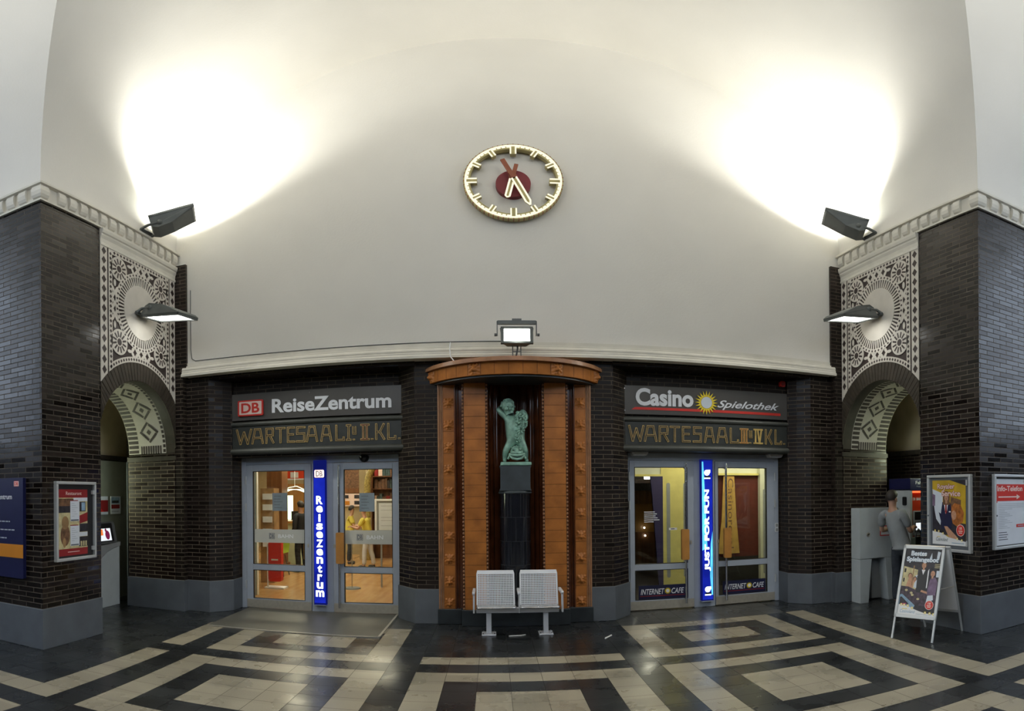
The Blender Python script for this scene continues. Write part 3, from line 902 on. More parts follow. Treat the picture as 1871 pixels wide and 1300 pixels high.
m = MB('letter_glow'); zz = 1.79
for ch, hh in (('R', .125), ('e', .10), ('i', .115), ('s', .10), ('e', .10), ('Z', .115), ('e', .10), ('n', .10), ('t', .115), ('r', .10), ('u', .10), ('m', .10)):
    wd = {'i': .035, 'm': .13, 't': .07, 'r': .075}.get(ch, .10)
    m.text(fr, ch, -2.878 - wd / 2, zz - hh, wd, hh, .004, .079, bold=.035); zz -= hh + .024
obj('lettering', m, t)
t = thing('light_box', 'tall blue illuminated column sign reading JUST FOR FUN between the right glass doors', 'sign', (2.92, YD, .1), 'lit column signs')
m = MB('blue_deep'); m.fbox(fr, 2.828, .11, 3.017, 2.305, 0, .075); m.mt('alu'); m.fbox(fr, 2.825, .095, 3.02, .11, 0, .08); obj('case', m, t)
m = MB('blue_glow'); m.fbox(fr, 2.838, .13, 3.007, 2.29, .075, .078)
m.mt('cyan_glow'); m.flat(fr, [(2.838, .9), (2.92, .95), (2.90, 1.5), (2.862, 2.27), (2.838, 2.27)], .0785); m.flat(fr, [(3.007, .2), (3.007, 1.2), (2.975, 1.0), (2.96, .5), (2.985, .2)], .0785)  # cyan strips put the uneven backlight into the panel's colour
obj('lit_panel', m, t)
m = MB('letter_glow'); g2 = fr.at(2.973, .58).rot(pi / 2)
m.text(g2, 'JUST FOR FUN', 0, .0, 1.26, .098, .003, .079, bold=.04)
for z in (.27, 2.08):
    g3 = fr.at(2.925, z); m.mt('black'); m.fbox(g3, -.04, -.055, .055, -.03, .079, .081)
    m.mt('letter_glow'); m.fbox(g3, -.05, -.075, .05, -.055, .079, .081); m.cyl(g3, -.005, .02, .045, .079, .082, 24); m.fbox(g3, .01, .02, .05, .065, .079, .082)
obj('lettering', m, t)
# things on the doors
t = thing('security_camera', 'small black dome camera on the frame above the left door', 'camera', (-2.2, YD - .02, 2.34))
m = MB('black_gloss', ); m.smooth = True; m.lathe((-2.2, YD - .02, 2.375), [(.075, 0), (.075, -.02), (.068, -.05), (.045, -.078), (0, -.09)], 20); obj('dome', m, t)
m = MB('black'); m.cyl(BACK(YD), -2.2, 2.35, .06, 0, .05, 16); obj('mount', m, t)
for x, lb in ((1.85, 'above the left leaf'), (4.09, 'above the right leaf')):
    t = thing('emergency_light', 'small white oblong lamp %s of the right double door' % lb, 'lamp', (x, YD - .03, 2.40), 'white lamps over the right door')
    m = MB('white'); m.prism(F((x, YD - .11, 2.37)), [(-.14, .045), (-.10, -.02), (.10, -.02), (.14, .045)], -.10, .05); obj('housing', m, t, bevel=.012)
    m = MB('grey'); m.fbox(BACK(YD - .10), x - .13, 2.415, x + .13, 2.43, -.09, .05); obj('mount', m, t)
t = thing('light_switch', 'small white double switch on the right jamb of the right door frame', 'switch', (4.175, YD - .01, 1.2))
for z in (1.14, 1.215):
    p = obj('switch_plate', MB('white').rbox(BACK(YD), 4.135, z, 4.195, z + .07, 0, .012, .008), t)
    obj('rocker', MB('grey').fbox(BACK(YD), 4.145, z + .01, 4.185, z + .06, .012, .016), p)
# notices behind the glass
def notice(x0, z0, x1, z1, lb, m1='paper_blue'):
    m = MB(m1); f = BACK(YD + .028); m.fbox(f, x0, z0, x1, z1, -.004, 0)
    m.mt('ink_pale')
    n = int((z1 - z0) / .045)
    for k in range(1, n):
        ln = random.uniform(.5, .9); m.rect(f, x0 + .03, z1 - k * .045 - .008, x0 + .03 + (x1 - x0 - .06) * ln, z1 - k * .045, .001)
    return tag(obj('notice', m), lb, 'notice', 'paper notices on the left door')
notice(-3.685, 1.56, -3.44, 1.84, 'pale blue paper notice taped to the left glass leaf of the left door')
notice(-2.29, 1.55, -2.06, 1.83, 'pale blue paper notice taped to the right glass leaf of the left door')
m = MB('white_letter'); f = BACK(YD + .024)
for k, ln in enumerate((.17, .20, .18, .21, .24, .15)): m.rect(f, 1.95, 1.50 - k * .03, 1.95 + ln, 1.513 - k * .03)
tag(obj('opening_hours_sticker', m, fix=False), 'six small white printed lines on the glass of the right door', 'sticker')
m = MB('white'); m.fbox(f, 2.34, 1.225, 2.47, 1.26, 0, .002); m.mt('ink'); m.rect(f, 2.37, 1.235, 2.43, 1.25, .003)
tag(obj('door_label', m), 'small white label on the glass of the right door beside the handle', 'sticker')
def cafe(x0, x1, z0, z1, lb):
    f = BACK(YD + .02).at(x0, z0)
    w, h = x1 - x0, z1 - z0
    m = MB('dark_navy'); m.fbox(f, 0, 0, w, h, 0, .006); t = thing('internet_cafe_sign', lb, 'sign', (x0, YD, z0), 'internet cafe signs'); obj('board', m, t)
    m = MB('white_letter'); m.text(f, 'INTERNET', .03, .075, w * .50, .085, .002, .006, bold=.01, shear=.25); m.text(f, 'CAFE', w * .69, .075, w * .27, .085, .002, .006, bold=.01, shear=.25)
    m.mt('red_dark'); m.fbox(f, .02, .045, w - .02, .055, .006, .008); obj('lettering', m, t)
    m = MB('yellow'); star(m, f, w * .61, .12, .03, .055, .006, .009, 14); m.mt('white'); m.cyl(f, w * .61, .12, .026, .009, .011, 16); obj('sun_emblem', m, t)
def star(m, f, u, v, r0, r1, w0, w1, n):
    m.prism(f, [(u + (r1 if k % 2 == 0 else r0) * cos(pi * k / n + pi / 2), v + (r1 if k % 2 == 0 else r0) * sin(pi * k / n + pi / 2)) for k in range(2 * n)], w0, w1)
cafe(1.855, 2.60, .17, .385, 'dark blue INTERNET CAFE board behind the left leaf of the right door')
cafe(3.215, 3.965, .17, .385, 'dark blue INTERNET CAFE board behind the right leaf of the right door')

# ------------------------------------------------------------------ fascia signs
def fascia(x0, x1, z0, z1, lb):
    t = thing('fascia_sign', lb, 'sign', ((x0 + x1) / 2, 8.37, z0), 'shop fascia signs over the doors')
    m = MB('sign_grey'); m.fbox(BACK(8.395), x0, z0, x1, z1, 0, .045); obj('panel', m, t, bevel=.004)
    for z in (z0 + .05, z1 - .05):
        for x in (x0 + .04, (x0 + x1) / 2 - .06, x1 - .04): obj('screw', MB('chrome').cyl(BACK(8.35), x, z, .008, 0, .01, 10), t)
    return t
f = BACK(8.35)
t = fascia(-4.26, -1.53, 2.965, 3.385, 'grey fascia sign reading ReiseZentrum with a red DB logo over the left door')
m = MB('red'); m.rbox(f, -4.11, 3.03, -3.69, 3.275, 0, .03, .02); m.mt('pink_white'); m.rbox(f, -4.085, 3.052, -3.715, 3.253, .03, .033, .01)
m.mt('red'); m.text(f, 'DB', -4.05, 3.075, .30, .155, .003, .033, bold=.025); obj('logo', m, t)
m = MB('white_letter'); m.text(f, 'ReiseZentrum', -3.555, 3.055, 1.82, .215, .006, .001, bold=.028); obj('lettering', m, t)
t = fascia(1.55, 4.27, 2.945, 3.375, 'grey fascia sign reading Casino Spielothek with a yellow sun over the right door')
m = MB('white_letter'); m.text(f, 'Casino', 1.755, 3.075, .885, .265, .006, .001, bold=.036); m.text(f, 'Spielothek', 3.02, 3.055, 1.05, .15, .006, .0062, bold=.014, shear=.45); obj('lettering', m, t)
m = MB('red'); m.prism(f, [(1.69, 3.015), (1.745, 3.052), (4.10, 3.048), (4.10, 3.008)], 0, .006); obj('underline', m, t)
m = MB('yellow'); star(m, f, 2.845, 3.155, .105, .185, .007, .014, 20); m.mt('ochre_yellow'); m.ring(f, 2.845, 3.155, .088, .096, .014, .0155, 32); m.mt('white_cool'); m.cyl(f, 2.845, 3.155, .088, .014, .017, 32); obj('sun_emblem', m, t)
# old inscription panels
GLY = {'W': [[(0, 1), (.24, 0), (.5, .82), (.76, 0), (1, 1)]], 'A': [[(0, 0), (.26, 1), (.74, 1), (1, 0)], [(.1, .38), (.9, .38)]],
       'R': [[(.05, 0), (.05, 1), (.9, 1), (.95, .8), (.9, .52), (.05, .52)], [(.5, .52), (1, 0)]], 'T': [[(0, 1), (1, 1)], [(.5, 1), (.5, 0)]],
       'E': [[(1, 1), (.05, 1), (.05, 0), (1, 0)], [(.05, .52), (.85, .52)]], 'S': [[(.98, 1), (.05, 1), (.05, .55), (.95, .55), (.95, 0), (0, 0)]],
       'L': [[(.05, 1), (.05, 0), (.95, 0), (.95, .16)]], 'K': [[(.05, 0), (.05, 1)], [(.05, .48), (.5, .48), (.95, 1)], [(.5, .48), (1, 0)]],
       'I': [[(0, 1), (1, 1)], [(.5, 1), (.5, 0)], [(0, 0), (1, 0)]], 'II': [[(0, 1), (1, 1)], [(.25, 1), (.25, 0)], [(.75, 1), (.75, 0)], [(0, 0), (1, 0)]],
       'III': [[(0, 1), (1, 1)], [(.17, 1), (.17, 0)], [(.5, 1), (.5, 0)], [(.83, 1), (.83, 0)], [(0, 0), (1, 0)]],
       'IV': [[(0, 1), (1, 1)], [(.17, 1), (.17, 0)], [(.42, 1), (.66, 0), (.9, 1)], [(0, 0), (1, 0)]], 'u': [[(0, .85), (0, .48), (.1, .4), (.8, .4), (.8, .85)]], '.': [[(.3, .02), (.7, .02)]]}
def glyph(m, f, ch, x0, x1, z0, h, th, g, fill):
    def seg(p, q, w, c0, c1, ex):
        p, q = V(p), V(q); d = q - p
        if d.length < 1e-6: return
        d.normalize(); n = V((-d.y, d.x)); p = p - d * ex; q = q + d * ex
        m.prism(f, [tuple(p - n * w), tuple(q - n * w), tuple(q + n * w), tuple(p + n * w)], c0, c1)
    S = [[(x0 + th + a * (x1 - x0 - 2 * th), z0 + th + b * (h - 2 * th)) for a, b in st] for st in GLY[ch]]
    for mm, w, c0, c1 in ((g, th, .001, .008), (fill, th * .5, .003, .011)):
        m.mt(mm); k = 0
        for st in S:
            for p, q in zip(st, st[1:]): seg(p, q, w, c0, c1 + .0004 * k, w); k += 1
def inscription(x0, x1, letters, lb, z0, z1, lz0, lz1):
    t = thing('inscription_panel', lb, 'sign', ((x0 + x1) / 2, 8.37, z0), 'old gilt inscriptions over the doors')
    m = MB('sign_dark'); m.fbox(BACK(8.40), x0 + .02, z0 + .04, x1 - .02, z1 - .04, 0, .045); obj('panel', m, t)
    m = MB('frame_dark')
    def half(z, r, s): return [(r * cos(a), z + r * s * sin(a)) for a in [-pi / 2 + pi * k / 8 for k in range(9)]]
    for z, r in ((z0 + .05, .052), (z1 - .04, .04)):
        m.smooth = True; m.sweep([((x0, 8.365, 0), (0, -1, 0)), ((x1, 8.365, 0), (0, -1, 0))], [(-.02, z - r)] + half(z, r, 1) + [(-.02, z + r)]); m.smooth = False
    m.fbox(BACK(8.38), x0, z0 + .05, x0 + .05, z1 - .04, 0, .055); m.fbox(BACK(8.38), x1 - .05, z0 + .05, x1, z1 - .04, 0, .055)
    obj('frame', m, t)
    m = MB('letter_gold')
    f = BACK(8.353)
    for ch, a, b in letters:
        g, fi, th = 'letter_gold', 'letter_fill', .0145
        if ch == 'II': fi = 'letter_red'
        if ch == 'III': fi, th = 'letter_orange', .0125
        if ch == 'IV': g, fi, th = 'letter_gold', 'letter_gold', .013
        if ch in '.u': th = .011
        glyph(m, f, ch, a, b, lz0, lz1 - lz0, th, g, fi)
    obj('lettering', m, t)
LL = [('W', -4.154, -3.886), ('A', -3.894, -3.694), ('R', -3.67, -3.521), ('T', -3.498, -3.343), ('E', -3.32, -3.191), ('S', -3.175, -3.024), ('A', -3.017, -2.831), ('A', -2.794, -2.617), ('L', -2.573, -2.421), ('I', -2.407, -2.328), ('.', -2.315, -2.265), ('u', -2.313, -2.242), ('II', -2.192, -2.057), ('.', -2.045, -1.995), ('K', -1.979, -1.831), ('L', -1.803, -1.664), ('.', -1.652, -1.602)]
LR = [('W', 1.642, 1.882), ('A', 1.875, 2.074), ('R', 2.093, 2.255), ('T', 2.268, 2.425), ('E', 2.451, 2.591), ('S', 2.624, 2.772), ('A', 2.806, 2.976), ('A', 3.004, 3.191), ('L', 3.219, 3.381), ('III', 3.389, 3.539), ('.', 3.545, 3.59), ('u', 3.546, 3.611), ('IV', 3.623, 3.787), ('K', 3.817, 3.951), ('L', 3.988, 4.125), ('.', 4.14, 4.19)]
inscription(-4.30, -1.50, LL, 'dark framed panel with gilt letters WARTESAAL I u. II. KL. over the left door', 2.43, 2.945, 2.59, 2.83)
inscription(1.53, 4.30, LR, 'dark framed panel with gilt letters WARTESAAL III u. IV KL. over the right door', 2.40, 2.915, 2.545, 2.785)
t = thing('alarm_siren', 'small red alarm box on the dark brick over the casino sign', 'alarm', (4.145, 8.39, 3.53))
m = MB('red'); m.rbox(BACK(8.40), 4.10, 3.49, 4.19, 3.58, 0, .06, .02); obj('housing', m, t); m = MB('red_dark'); m.cyl(BACK(8.34), 4.145, 3.535, .03, 0, .02, 16); obj('sounder', m, t)

# ------------------------------------------------------------------ terracotta niche
niche = thing('niche_surround', 'glazed orange-brown terracotta niche with curved canopy in the middle of the back wall', 'niche', (0, 8.1, 0))
ZB, ZN = .22, 3.335
m = MB('stone_black')
m.prism(FLOOR, [(-.73, 8.2), (-.73, 7.93), (-.4, 7.90), (0, 7.885), (.4, 7.90), (.73, 7.93), (.73, 8.2)], 0, .225)
for sx in (-1, 1): m.prism(FLOOR, [(sx * .735, 8.2), (sx * .735, 8.05), (sx * 1.065, 8.05), (sx * 1.065, 8.2)], 0, .215)
obj('base', m, niche, bevel=.008)
for sx in (-1, 1):
    # broad pilaster with beaded edges
    m = MB('terracotta'); xa, xb = sorted((sx * .365, sx * .715)); f = BACK(7.955); z = ZB + .003; k = 0
    m.mt('tile_joint'); m.box(xa + .012, 7.962, ZB, xb - .012, 8.3, ZN); m.mt('terracotta')
    while z < ZN - .01:
        z1 = min(z + .1545, ZN - .001); m.fbox(f, xa + .03, z, xb - .03, z1 - .004, -.012, 0); z += .1545
    m.mt('terracotta_dark'); m.box(xa, 7.985, ZB, xa + .02, 8.3, ZN); m.box(xb - .02, 7.985, ZB, xb, 8.3, ZN)
    pil = obj('pilaster', m, niche)
    for x in (xa + .014, xb - .014):
        b = MB('terracotta_light'); z = ZB + .02
        while z < ZN - .02:
            b.ball((x, 7.96, z), .0135, 6, 4, sz=1.35); z += .0515
        obj('bead_moulding', b, pil)
    # narrow side pilaster
    m = MB('tile_joint'); x0, x1 = sorted((sx * .80, sx * 1.05)); m.box(x0, 8.09, .21, x1, 8.25, ZN)
    m.mt('terracotta'); f = BACK(8.075); z = .213
    xi, xo = .825, .975
    while z < ZN - .02:
        z1 = min(z + .3065, ZN)
        a, bb = sorted((sx * xi, sx * xo)); m.fbox(f, a, z + .002, a + (bb - a), z1 - .002, -.02, 0); z += .3065
    m.smooth = True
    for x, r in ((1.035, .016), (1.008, .012), (.985, .009), (.812, .012)):
        m.mt('terracotta_light' if x > .9 else 'terracotta_dark'); m.lathe((sx * x, 8.078, 0), [(r, .213), (r, ZN)], 8)
    m.smooth = False
    m.mt('terracotta_dark'); a, bb = sorted((sx * .715, sx * .80)); m.box(a, 8.12, .2, bb, 8.3, ZN)
    m.smooth = True; m.lathe((sx * .775, 8.115, 0), [(.014, .2), (.014, ZN)], 8); m.smooth = False
    side = obj('side_pilaster', m, niche)
# recess: half round back with upright ribs
m = MB('terracotta_dark'); m.smooth = True
cx_, cy_, rr = 0, 8.17, .37
def rec(u, v):
    a = pi * u; k = abs(sin(a * 9)); r = rr + .0 - .03 * k ** .6
    return (cx_ - r * cos(a), cy_ + (r) * sin(a) * 1.0, ZB + (ZN + .1 - ZB) * v)
m.grid(rec, 144, 2)
m.box(-.37, 7.99, ZB - .02, .37, 8.56, ZB); 
obj('recess', m, niche, fix=False)
# canopy
m = MB('terracotta_canopy')
def arcx(n, hw, dp, y0): return [(hw * sin(a), y0 - dp * (cos(a) - cos(1.12)) / (1 - cos(1.12))) for a in [(-1.12 + 2.24 * k / n) / 1 for k in range(n + 1)]]
def can(hw, dp): 
    s_ = 1 / sin(1.12); return [(p[0] * s_, p[1]) for p in arcx(32, hw, dp, 8.12)]
lower = can(1.17, .66); upper = can(1.23, .73)
m.prism(FLOOR, [(x, y) for x, y in lower] + [(1.17, 8.13), (-1.17, 8.13)], 3.335, 3.50)
m.mt('terracotta_light'); m.prism(FLOOR, [(x, y) for x, y in upper] + [(1.23, 8.13), (-1.23, 8.13)], 3.50, 3.545)
m.mt('terracotta_light'); m.prism(FLOOR, [(x * .975, 8.12 + (y - 8.12) * .93) for x, y in upper] + [(1.2, 8.13), (-1.2, 8.13)], 3.545, 3.565)
m.mt('stone_black'); m.prism(FLOOR, [(x * .95, 8.12 + (y - 8.12) * .94) for x, y in lower] + [(1.1, 8.13), (-1.1, 8.13)], 3.31, 3.336)
m.mt('tile_joint')
for k in range(1, 32, 2):
    x, y = lower[k]; x2, y2 = lower[k + 1]
    d = V((x2 - x, y2 - y)).normalized(); nn = V((d.y, -d.x))
    m.fbox(F((x + nn.x * .0005, y + nn.y * .0005, 0), (d.x, d.y, 0)), -.0018, 3.34, .0018, 3.497, -.004, .0012)
canopy = obj('canopy', m, niche)
# lion masks
def mask_mesh(s, mm):
    mb = MB(mm); mb.smooth = True
    G = lambda u, v, cu, cv, a, b: math.exp(-(((u - cu) / a) ** 2 + ((v - cv) / b) ** 2))
    def h(u, v):
        e = max(abs(u), abs(v)); ed = max(0, min(1, (1 - e) * 6))
        r = .45 * G(u, v, 0, 0, .7, .75) + .55 * G(u, v, 0, -.25, .3, .28) + .28 * G(u, v, 0, .12, .13, .3) + .3 * G(u, v, -.62, .55, .2, .22) + .3 * G(u, v, .62, .55, .2, .22)
        r += .25 * G(u, v, -.3, .28, .2, .1) + .25 * G(u, v, .3, .28, .2, .1) - .3 * G(u, v, -.3, .1, .12, .1) - .3 * G(u, v, .3, .1, .12, .1)
        r += .2 * G(u, v, -.2, -.35, .14, .12) + .2 * G(u, v, .2, -.35, .14, .12) - .35 * G(u, v, 0, -.55, .3, .07)
        r += .12 * sin(9 * atan2(v, u)) * G(sqrt(u * u + v * v), 0, .85, 0, .2, 1)
        return r * ed
    mb.grid(lambda a, b: ((2 * a - 1) * s, -h(2 * a - 1, 2 * b - 1) * s * .75, (2 * b - 1) * s), 18, 18)
    me_o = obj('lion_mask', mb, None, fix=False)
    return me_o
proto = mask_mesh(.074, 'terracotta')
def place_mask(loc, rz, parent, sc=1.0):
    o = proto.copy(); COL.objects.link(o); o.parent = parent
    b = base_of(parent); o.location = (loc[0] - b.x, loc[1] - b.y, loc[2] - b.z); o.rotation_euler = (0, 0, rz); o.scale = (sc, sc, sc); BASE[o.name] = b
    return o
sides = [o for o in niche.children if o.name.startswith('side_pilaster')] if False else [o for o in bpy.data.objects if o.parent == niche and o.name.startswith('side_pilaster')]
for sx, o in zip((-1, 1), sides):
    for k in range(10):
        place_mask((sx * .90, 8.077, .213 + .3065 * k + .085), 0, o)
for k, fx in ((0, .035), (0, .315), (0, .685), (0, .965)):
    i = fx * 32; x, y = lower[int(round(i))]
    x2, y2 = lower[min(int(round(i)) + 1, 32)]; x1, y1 = lower[max(int(round(i)) - 1, 0)]
    ang = atan2(y2 - y1, x2 - x1)
    place_mask((x, y - .0, 3.425), ang, canopy, 1.12)
bpy.data.objects.remove(proto)

# pedestal and statue
ped = thing('pedestal', 'round black tiled column with a dark stone block, standing in the niche', 'pedestal', (0, 8.08, 0))
m = MB('glazed_black'); m.smooth = True
for k in range(5):
    z0, z1 = .20 + k * .322, .20 + (k + 1) * .322 - .005
    for j in range(10):
        a0 = 2 * pi * (j + (.5 if k % 2 else 0)) / 10 + .012; a1 = a0 + 2 * pi / 10 - .024
        m.smooth = True; m.lathe((0, 8.08, 0), [(.212, z0), (.212, z1)], 6, a0, a1); m.smooth = False
        m.lathe((0, 8.08, 0), [(.19, z0), (.212, z0)], 6, a0, a1); m.lathe((0, 8.08, 0), [(.212, z1), (.19, z1)], 6, a0, a1)
m.smooth = False; m.mt('grey_dark'); m.lathe((0, 8.08, 0), [(.207, .2), (.207, 1.80)], 40)
obj('tiled_shaft', m, ped)
m = MB('pedestal_stone'); m.smooth = True; m.lathe((0, 8.08, 0), [(.0, 1.80), (.222, 1.80), (.228, 1.815), (.222, 1.83), (.205, 1.84), (0, 1.84)], 40); m.smooth = False
m.prism(F((0, 8.08, 1.84)), [(-.215, 0), (.215, 0), (.20, .04), (.20, .30), (.205, .31), (.215, .335), (-.215, .335), (-.205, .31), (-.20, .30), (-.20, .04)], -.18, .18)
obj('block', m, ped, bevel=.004)
st = thing('statue', 'green bronze statue of a chubby child with grapes standing over a fish', 'statue', (0, 8.08, 2.175))
SY = 8.06
def sp(zx, zy, dy=0.0): return ((zx - 572) * .000805, SY + dy, 2.18 + (1240 - zy) * .000805)
N = {'pel': (sp(590, 770, .01), (.082, .07)), 'belly': (sp(562, 640, -.012), (.112, .102)), 'chest': (sp(545, 500, .0), (.092, .078)), 'neck0': (sp(500, 400, .0), (.07, .06)), 'neck': (sp(480, 350, -.005), (.062, .06)),
     'hd0': (sp(468, 280, -.015), (.078, .08)), 'hd1': (sp(458, 210, -.015), (.086, .088)), 'hd2': (sp(456, 150, -.01), (.06, .062)),
     'shL': (sp(430, 420, 0), .055), 'elL': (sp(290, 285, .0), .036), 'foL': (sp(330, 240, .075), .032), 'haL': (sp(400, 200, .10), .03),
     'shR': (sp(650, 420, .01), .055), 'elR': (sp(725, 300, .0), .05), 'foR': (sp(770, 400, -.02), .042), 'haR': (sp(740, 480, -.05), .03),
     'hipL': (sp(500, 850, 0), .064), 'knL': (sp(430, 960, -.03), .052), 'cfL': (sp(405, 1050, .0), .045), 'anL': (sp(400, 1135, .01), .03), 'toL': (sp(395, 1165, -.06), .026),
     'hipR': (sp(690, 850, 0), .064), 'knR': (sp(735, 950, -.03), .052), 'cfR': (sp(755, 1050, .0), .045), 'anR': (sp(762, 1135, .01), .03), 'toR': (sp(775, 1165, -.06), .026)}
E_ = [('pel', 'belly'), ('belly', 'chest'), ('chest', 'neck0'), ('neck0', 'neck'), ('neck', 'hd0'), ('hd0', 'hd1'), ('hd1', 'hd2'), ('chest', 'shL'), ('shL', 'elL'), ('elL', 'foL'), ('foL', 'haL'), ('chest', 'shR'), ('shR', 'elR'), ('elR', 'foR'), ('foR', 'haR'),
      ('pel', 'hipL'), ('hipL', 'knL'), ('knL', 'cfL'), ('cfL', 'anL'), ('anL', 'toL'), ('pel', 'hipR'), ('hipR', 'knR'), ('knR', 'cfR'), ('cfR', 'anR'), ('anR', 'toR')]
m = put(MB('verdigris'), skin_mesh(N, E_, 'pel'))
hc = V(sp(458, 215, -.015)); fw = V((.35, -.9, -.25)).normalized(); rt = V((.93, .36, 0)).normalized(); upv = fw.cross(rt) * -1 if fw.cross(rt).z < 0 else fw.cross(rt)
def fpt(a, b, c): return tuple(hc + rt * a + upv * b + fw * c)
m.ball(fpt(0, .0, 0), .092, 18, 12, sx=.98, sz=1.02); m.ball(fpt(0, -.03, .097), .016, 8, 6); m.ball(fpt(-.042, -.038, .062), .032, 10, 7); m.ball(fpt(.042, -.038, .062), .032, 10, 7); m.ball(fpt(0, -.07, .05), .03, 10, 7)
m.mt('verdigris_dark'); m.ball(fpt(-.034, -.006, .084), .0085, 6, 5); m.ball(fpt(.034, -.006, .084), .0085, 6, 5); m.ball(fpt(0, -.06, .084), .010, 8, 5, sx=1.6, sz=.5)
m.mt('verdigris'); m.ball(fpt(-.092, -.012, .0), .02, 6, 5); m.ball(fpt(.092, -.012, .0), .02, 6, 5)
obj('body', m, st)
m = MB('verdigris'); rnd = random.Random(3)
for k in range(90):
    a = rnd.uniform(0, 2 * pi); b = rnd.uniform(.0, 1.45)
    d = (rt * cos(a) * cos(b) + fw * sin(a) * cos(b) + upv * sin(b)); 
    if sin(a) > .2 and b < .55: continue
    m.ball(tuple(hc + d * .088), rnd.uniform(.012, .016), 6, 4)
obj('hair', m, st)
m = MB('verdigris')
for k in range(190):
    v = rnd.random(); zy = 330 + v * 490
    c = 660 + 20 * sin(v * 5) - 20 * v; hw = (60 + 45 * sin(pi * min(1, v * 1.1))) * (1 if v < .75 else .85)
    zx = c + rnd.uniform(-1, 1) * hw
    dy = -.085 + .03 * ((zx - c) / hw) ** 2 + rnd.uniform(-.012, .012) - .02 * sin(pi * v)
    p = sp(zx, zy, dy); r = rnd.uniform(.013, .019)
    m.ball(p, r, 6, 4)
for k in range(7):
    p = sp(590 + rnd.uniform(-35, 60), 800 + rnd.uniform(-20, 40), -.075); m.ball(p, .016, 6, 4)
m.grid(lambda u, v: sp(600 + 140 * u, 340 + 480 * v, -.068 + .05 * (2 * u - 1) ** 2), 6, 8)
o = obj('grapes', m, st); 
m = MB('verdigris'); m.smooth = True
fc = sp(600, 1045, -.10)
def fishy(u, v):
    a = 2 * pi * u; t = v
    r = .092 * sin(pi * min(.9999, max(.0001, t))) ** .55
    x = r * cos(a) * 1.0; z = r * sin(a) * (1.15 if sin(a) > 0 else .95)
    return (fc[0] + x, fc[1] - .06 + .22 * t, fc[2] + .01 + z)
m.grid(fishy, 20, 12)
m.ball((fc[0] - .052, fc[1] - .045, fc[2] + .058), .02, 8, 6); m.ball((fc[0] + .052, fc[1] - .045, fc[2] + .058), .02, 8, 6)
m.tube([(fc[0] - .098, fc[1] - .04, fc[2] - .005), (fc[0] - .06, fc[1] - .085, fc[2] - .022), (fc[0], fc[1] - .10, fc[2] - .028), (fc[0] + .06, fc[1] - .085, fc[2] - .022), (fc[0] + .098, fc[1] - .04, fc[2] - .005)], .017, 8)
m.tube([(fc[0] - .098, fc[1] - .04, fc[2] - .012), (fc[0] - .06, fc[1] - .08, fc[2] - .066), (fc[0], fc[1] - .095, fc[2] - .08), (fc[0] + .06, fc[1] - .08, fc[2] - .066), (fc[0] + .098, fc[1] - .04, fc[2] - .012)], .017, 8)
for k in range(5): m.tube([(fc[0] - .06 + .03 * k, fc[1] - .03, fc[2] + .085 - .008 * abs(k - 2)), (fc[0] - .07 + .035 * k, fc[1] + .08, fc[2] + .12 - .012 * abs(k - 2))], .01, 6)
for sx in (-1, 1): m.tube([(fc[0] + sx * .08, fc[1], fc[2] - .02), (fc[0] + sx * .12, fc[1] - .02, fc[2] - .07)], [.03, .012], 8)
m.mt('verdigris_dark'); m.ball((fc[0], fc[1] - .068, fc[2] - .048), .06, 12, 6, sx=1.2, sy=.55, sz=.42)
obj('fish', m, st)
m = MB('verdigris'); m.box(-.198, SY - .17, 2.177, .215, SY + .17, 2.225); obj('base_plate', m, st, bevel=.012)

# ------------------------------------------------------------------ bench
bt = thing('bench', 'two-seat perforated metal bench in front of the terracotta niche', 'bench', (0, 7.46, 0))
m = MB('seat_metal'); m.box(-.52, 7.40, .29, .515, 7.47, .355); obj('beam', m, bt, bevel=.006)
for x in (-.365, .35):
    m = MB('seat_metal'); m.box(x - .032, 7.42, .02, x + .032, 7.475, .30); m.box(x - .09, 7.36, 0, x + .09, 7.55, .018)
    leg = obj('leg', m, bt, bevel=.004)
    for dx in (-.07, .07):
        for y in (7.385, 7.525): obj('bolt', MB('chrome').cyl(FLOOR, x + dx, y, .009, .018, .034, 8), leg)
def mesh_panel(mb, P, w, h, nu, nv, th, wire):
    """punched sheet: a lattice of flat bars; P(u,v,w)->point"""
    def bar(a0, b0, a1, b1):
        q = [P(a0, b0, 0), P(a1, b0, 0), P(a1, b1, 0), P(a0, b1, 0), P(a0, b0, th), P(a1, b0, th), P(a1, b1, th), P(a0, b1, th)]
        mb.add(q, [(0, 3, 2, 1), (4, 5, 6, 7), (0, 1, 5, 4), (1, 2, 6, 5), (2, 3, 7, 6), (3, 0, 4, 7)])
    for i in range(nu + 1): 
        u = w * i / nu
        for j in range(6): bar(u - wire / 2, h * j / 6, u + wire / 2, h * (j + 1) / 6)
    for j in range(nv + 1): v = h * j / nv; bar(0, v - wire / 2, w, v + wire / 2)
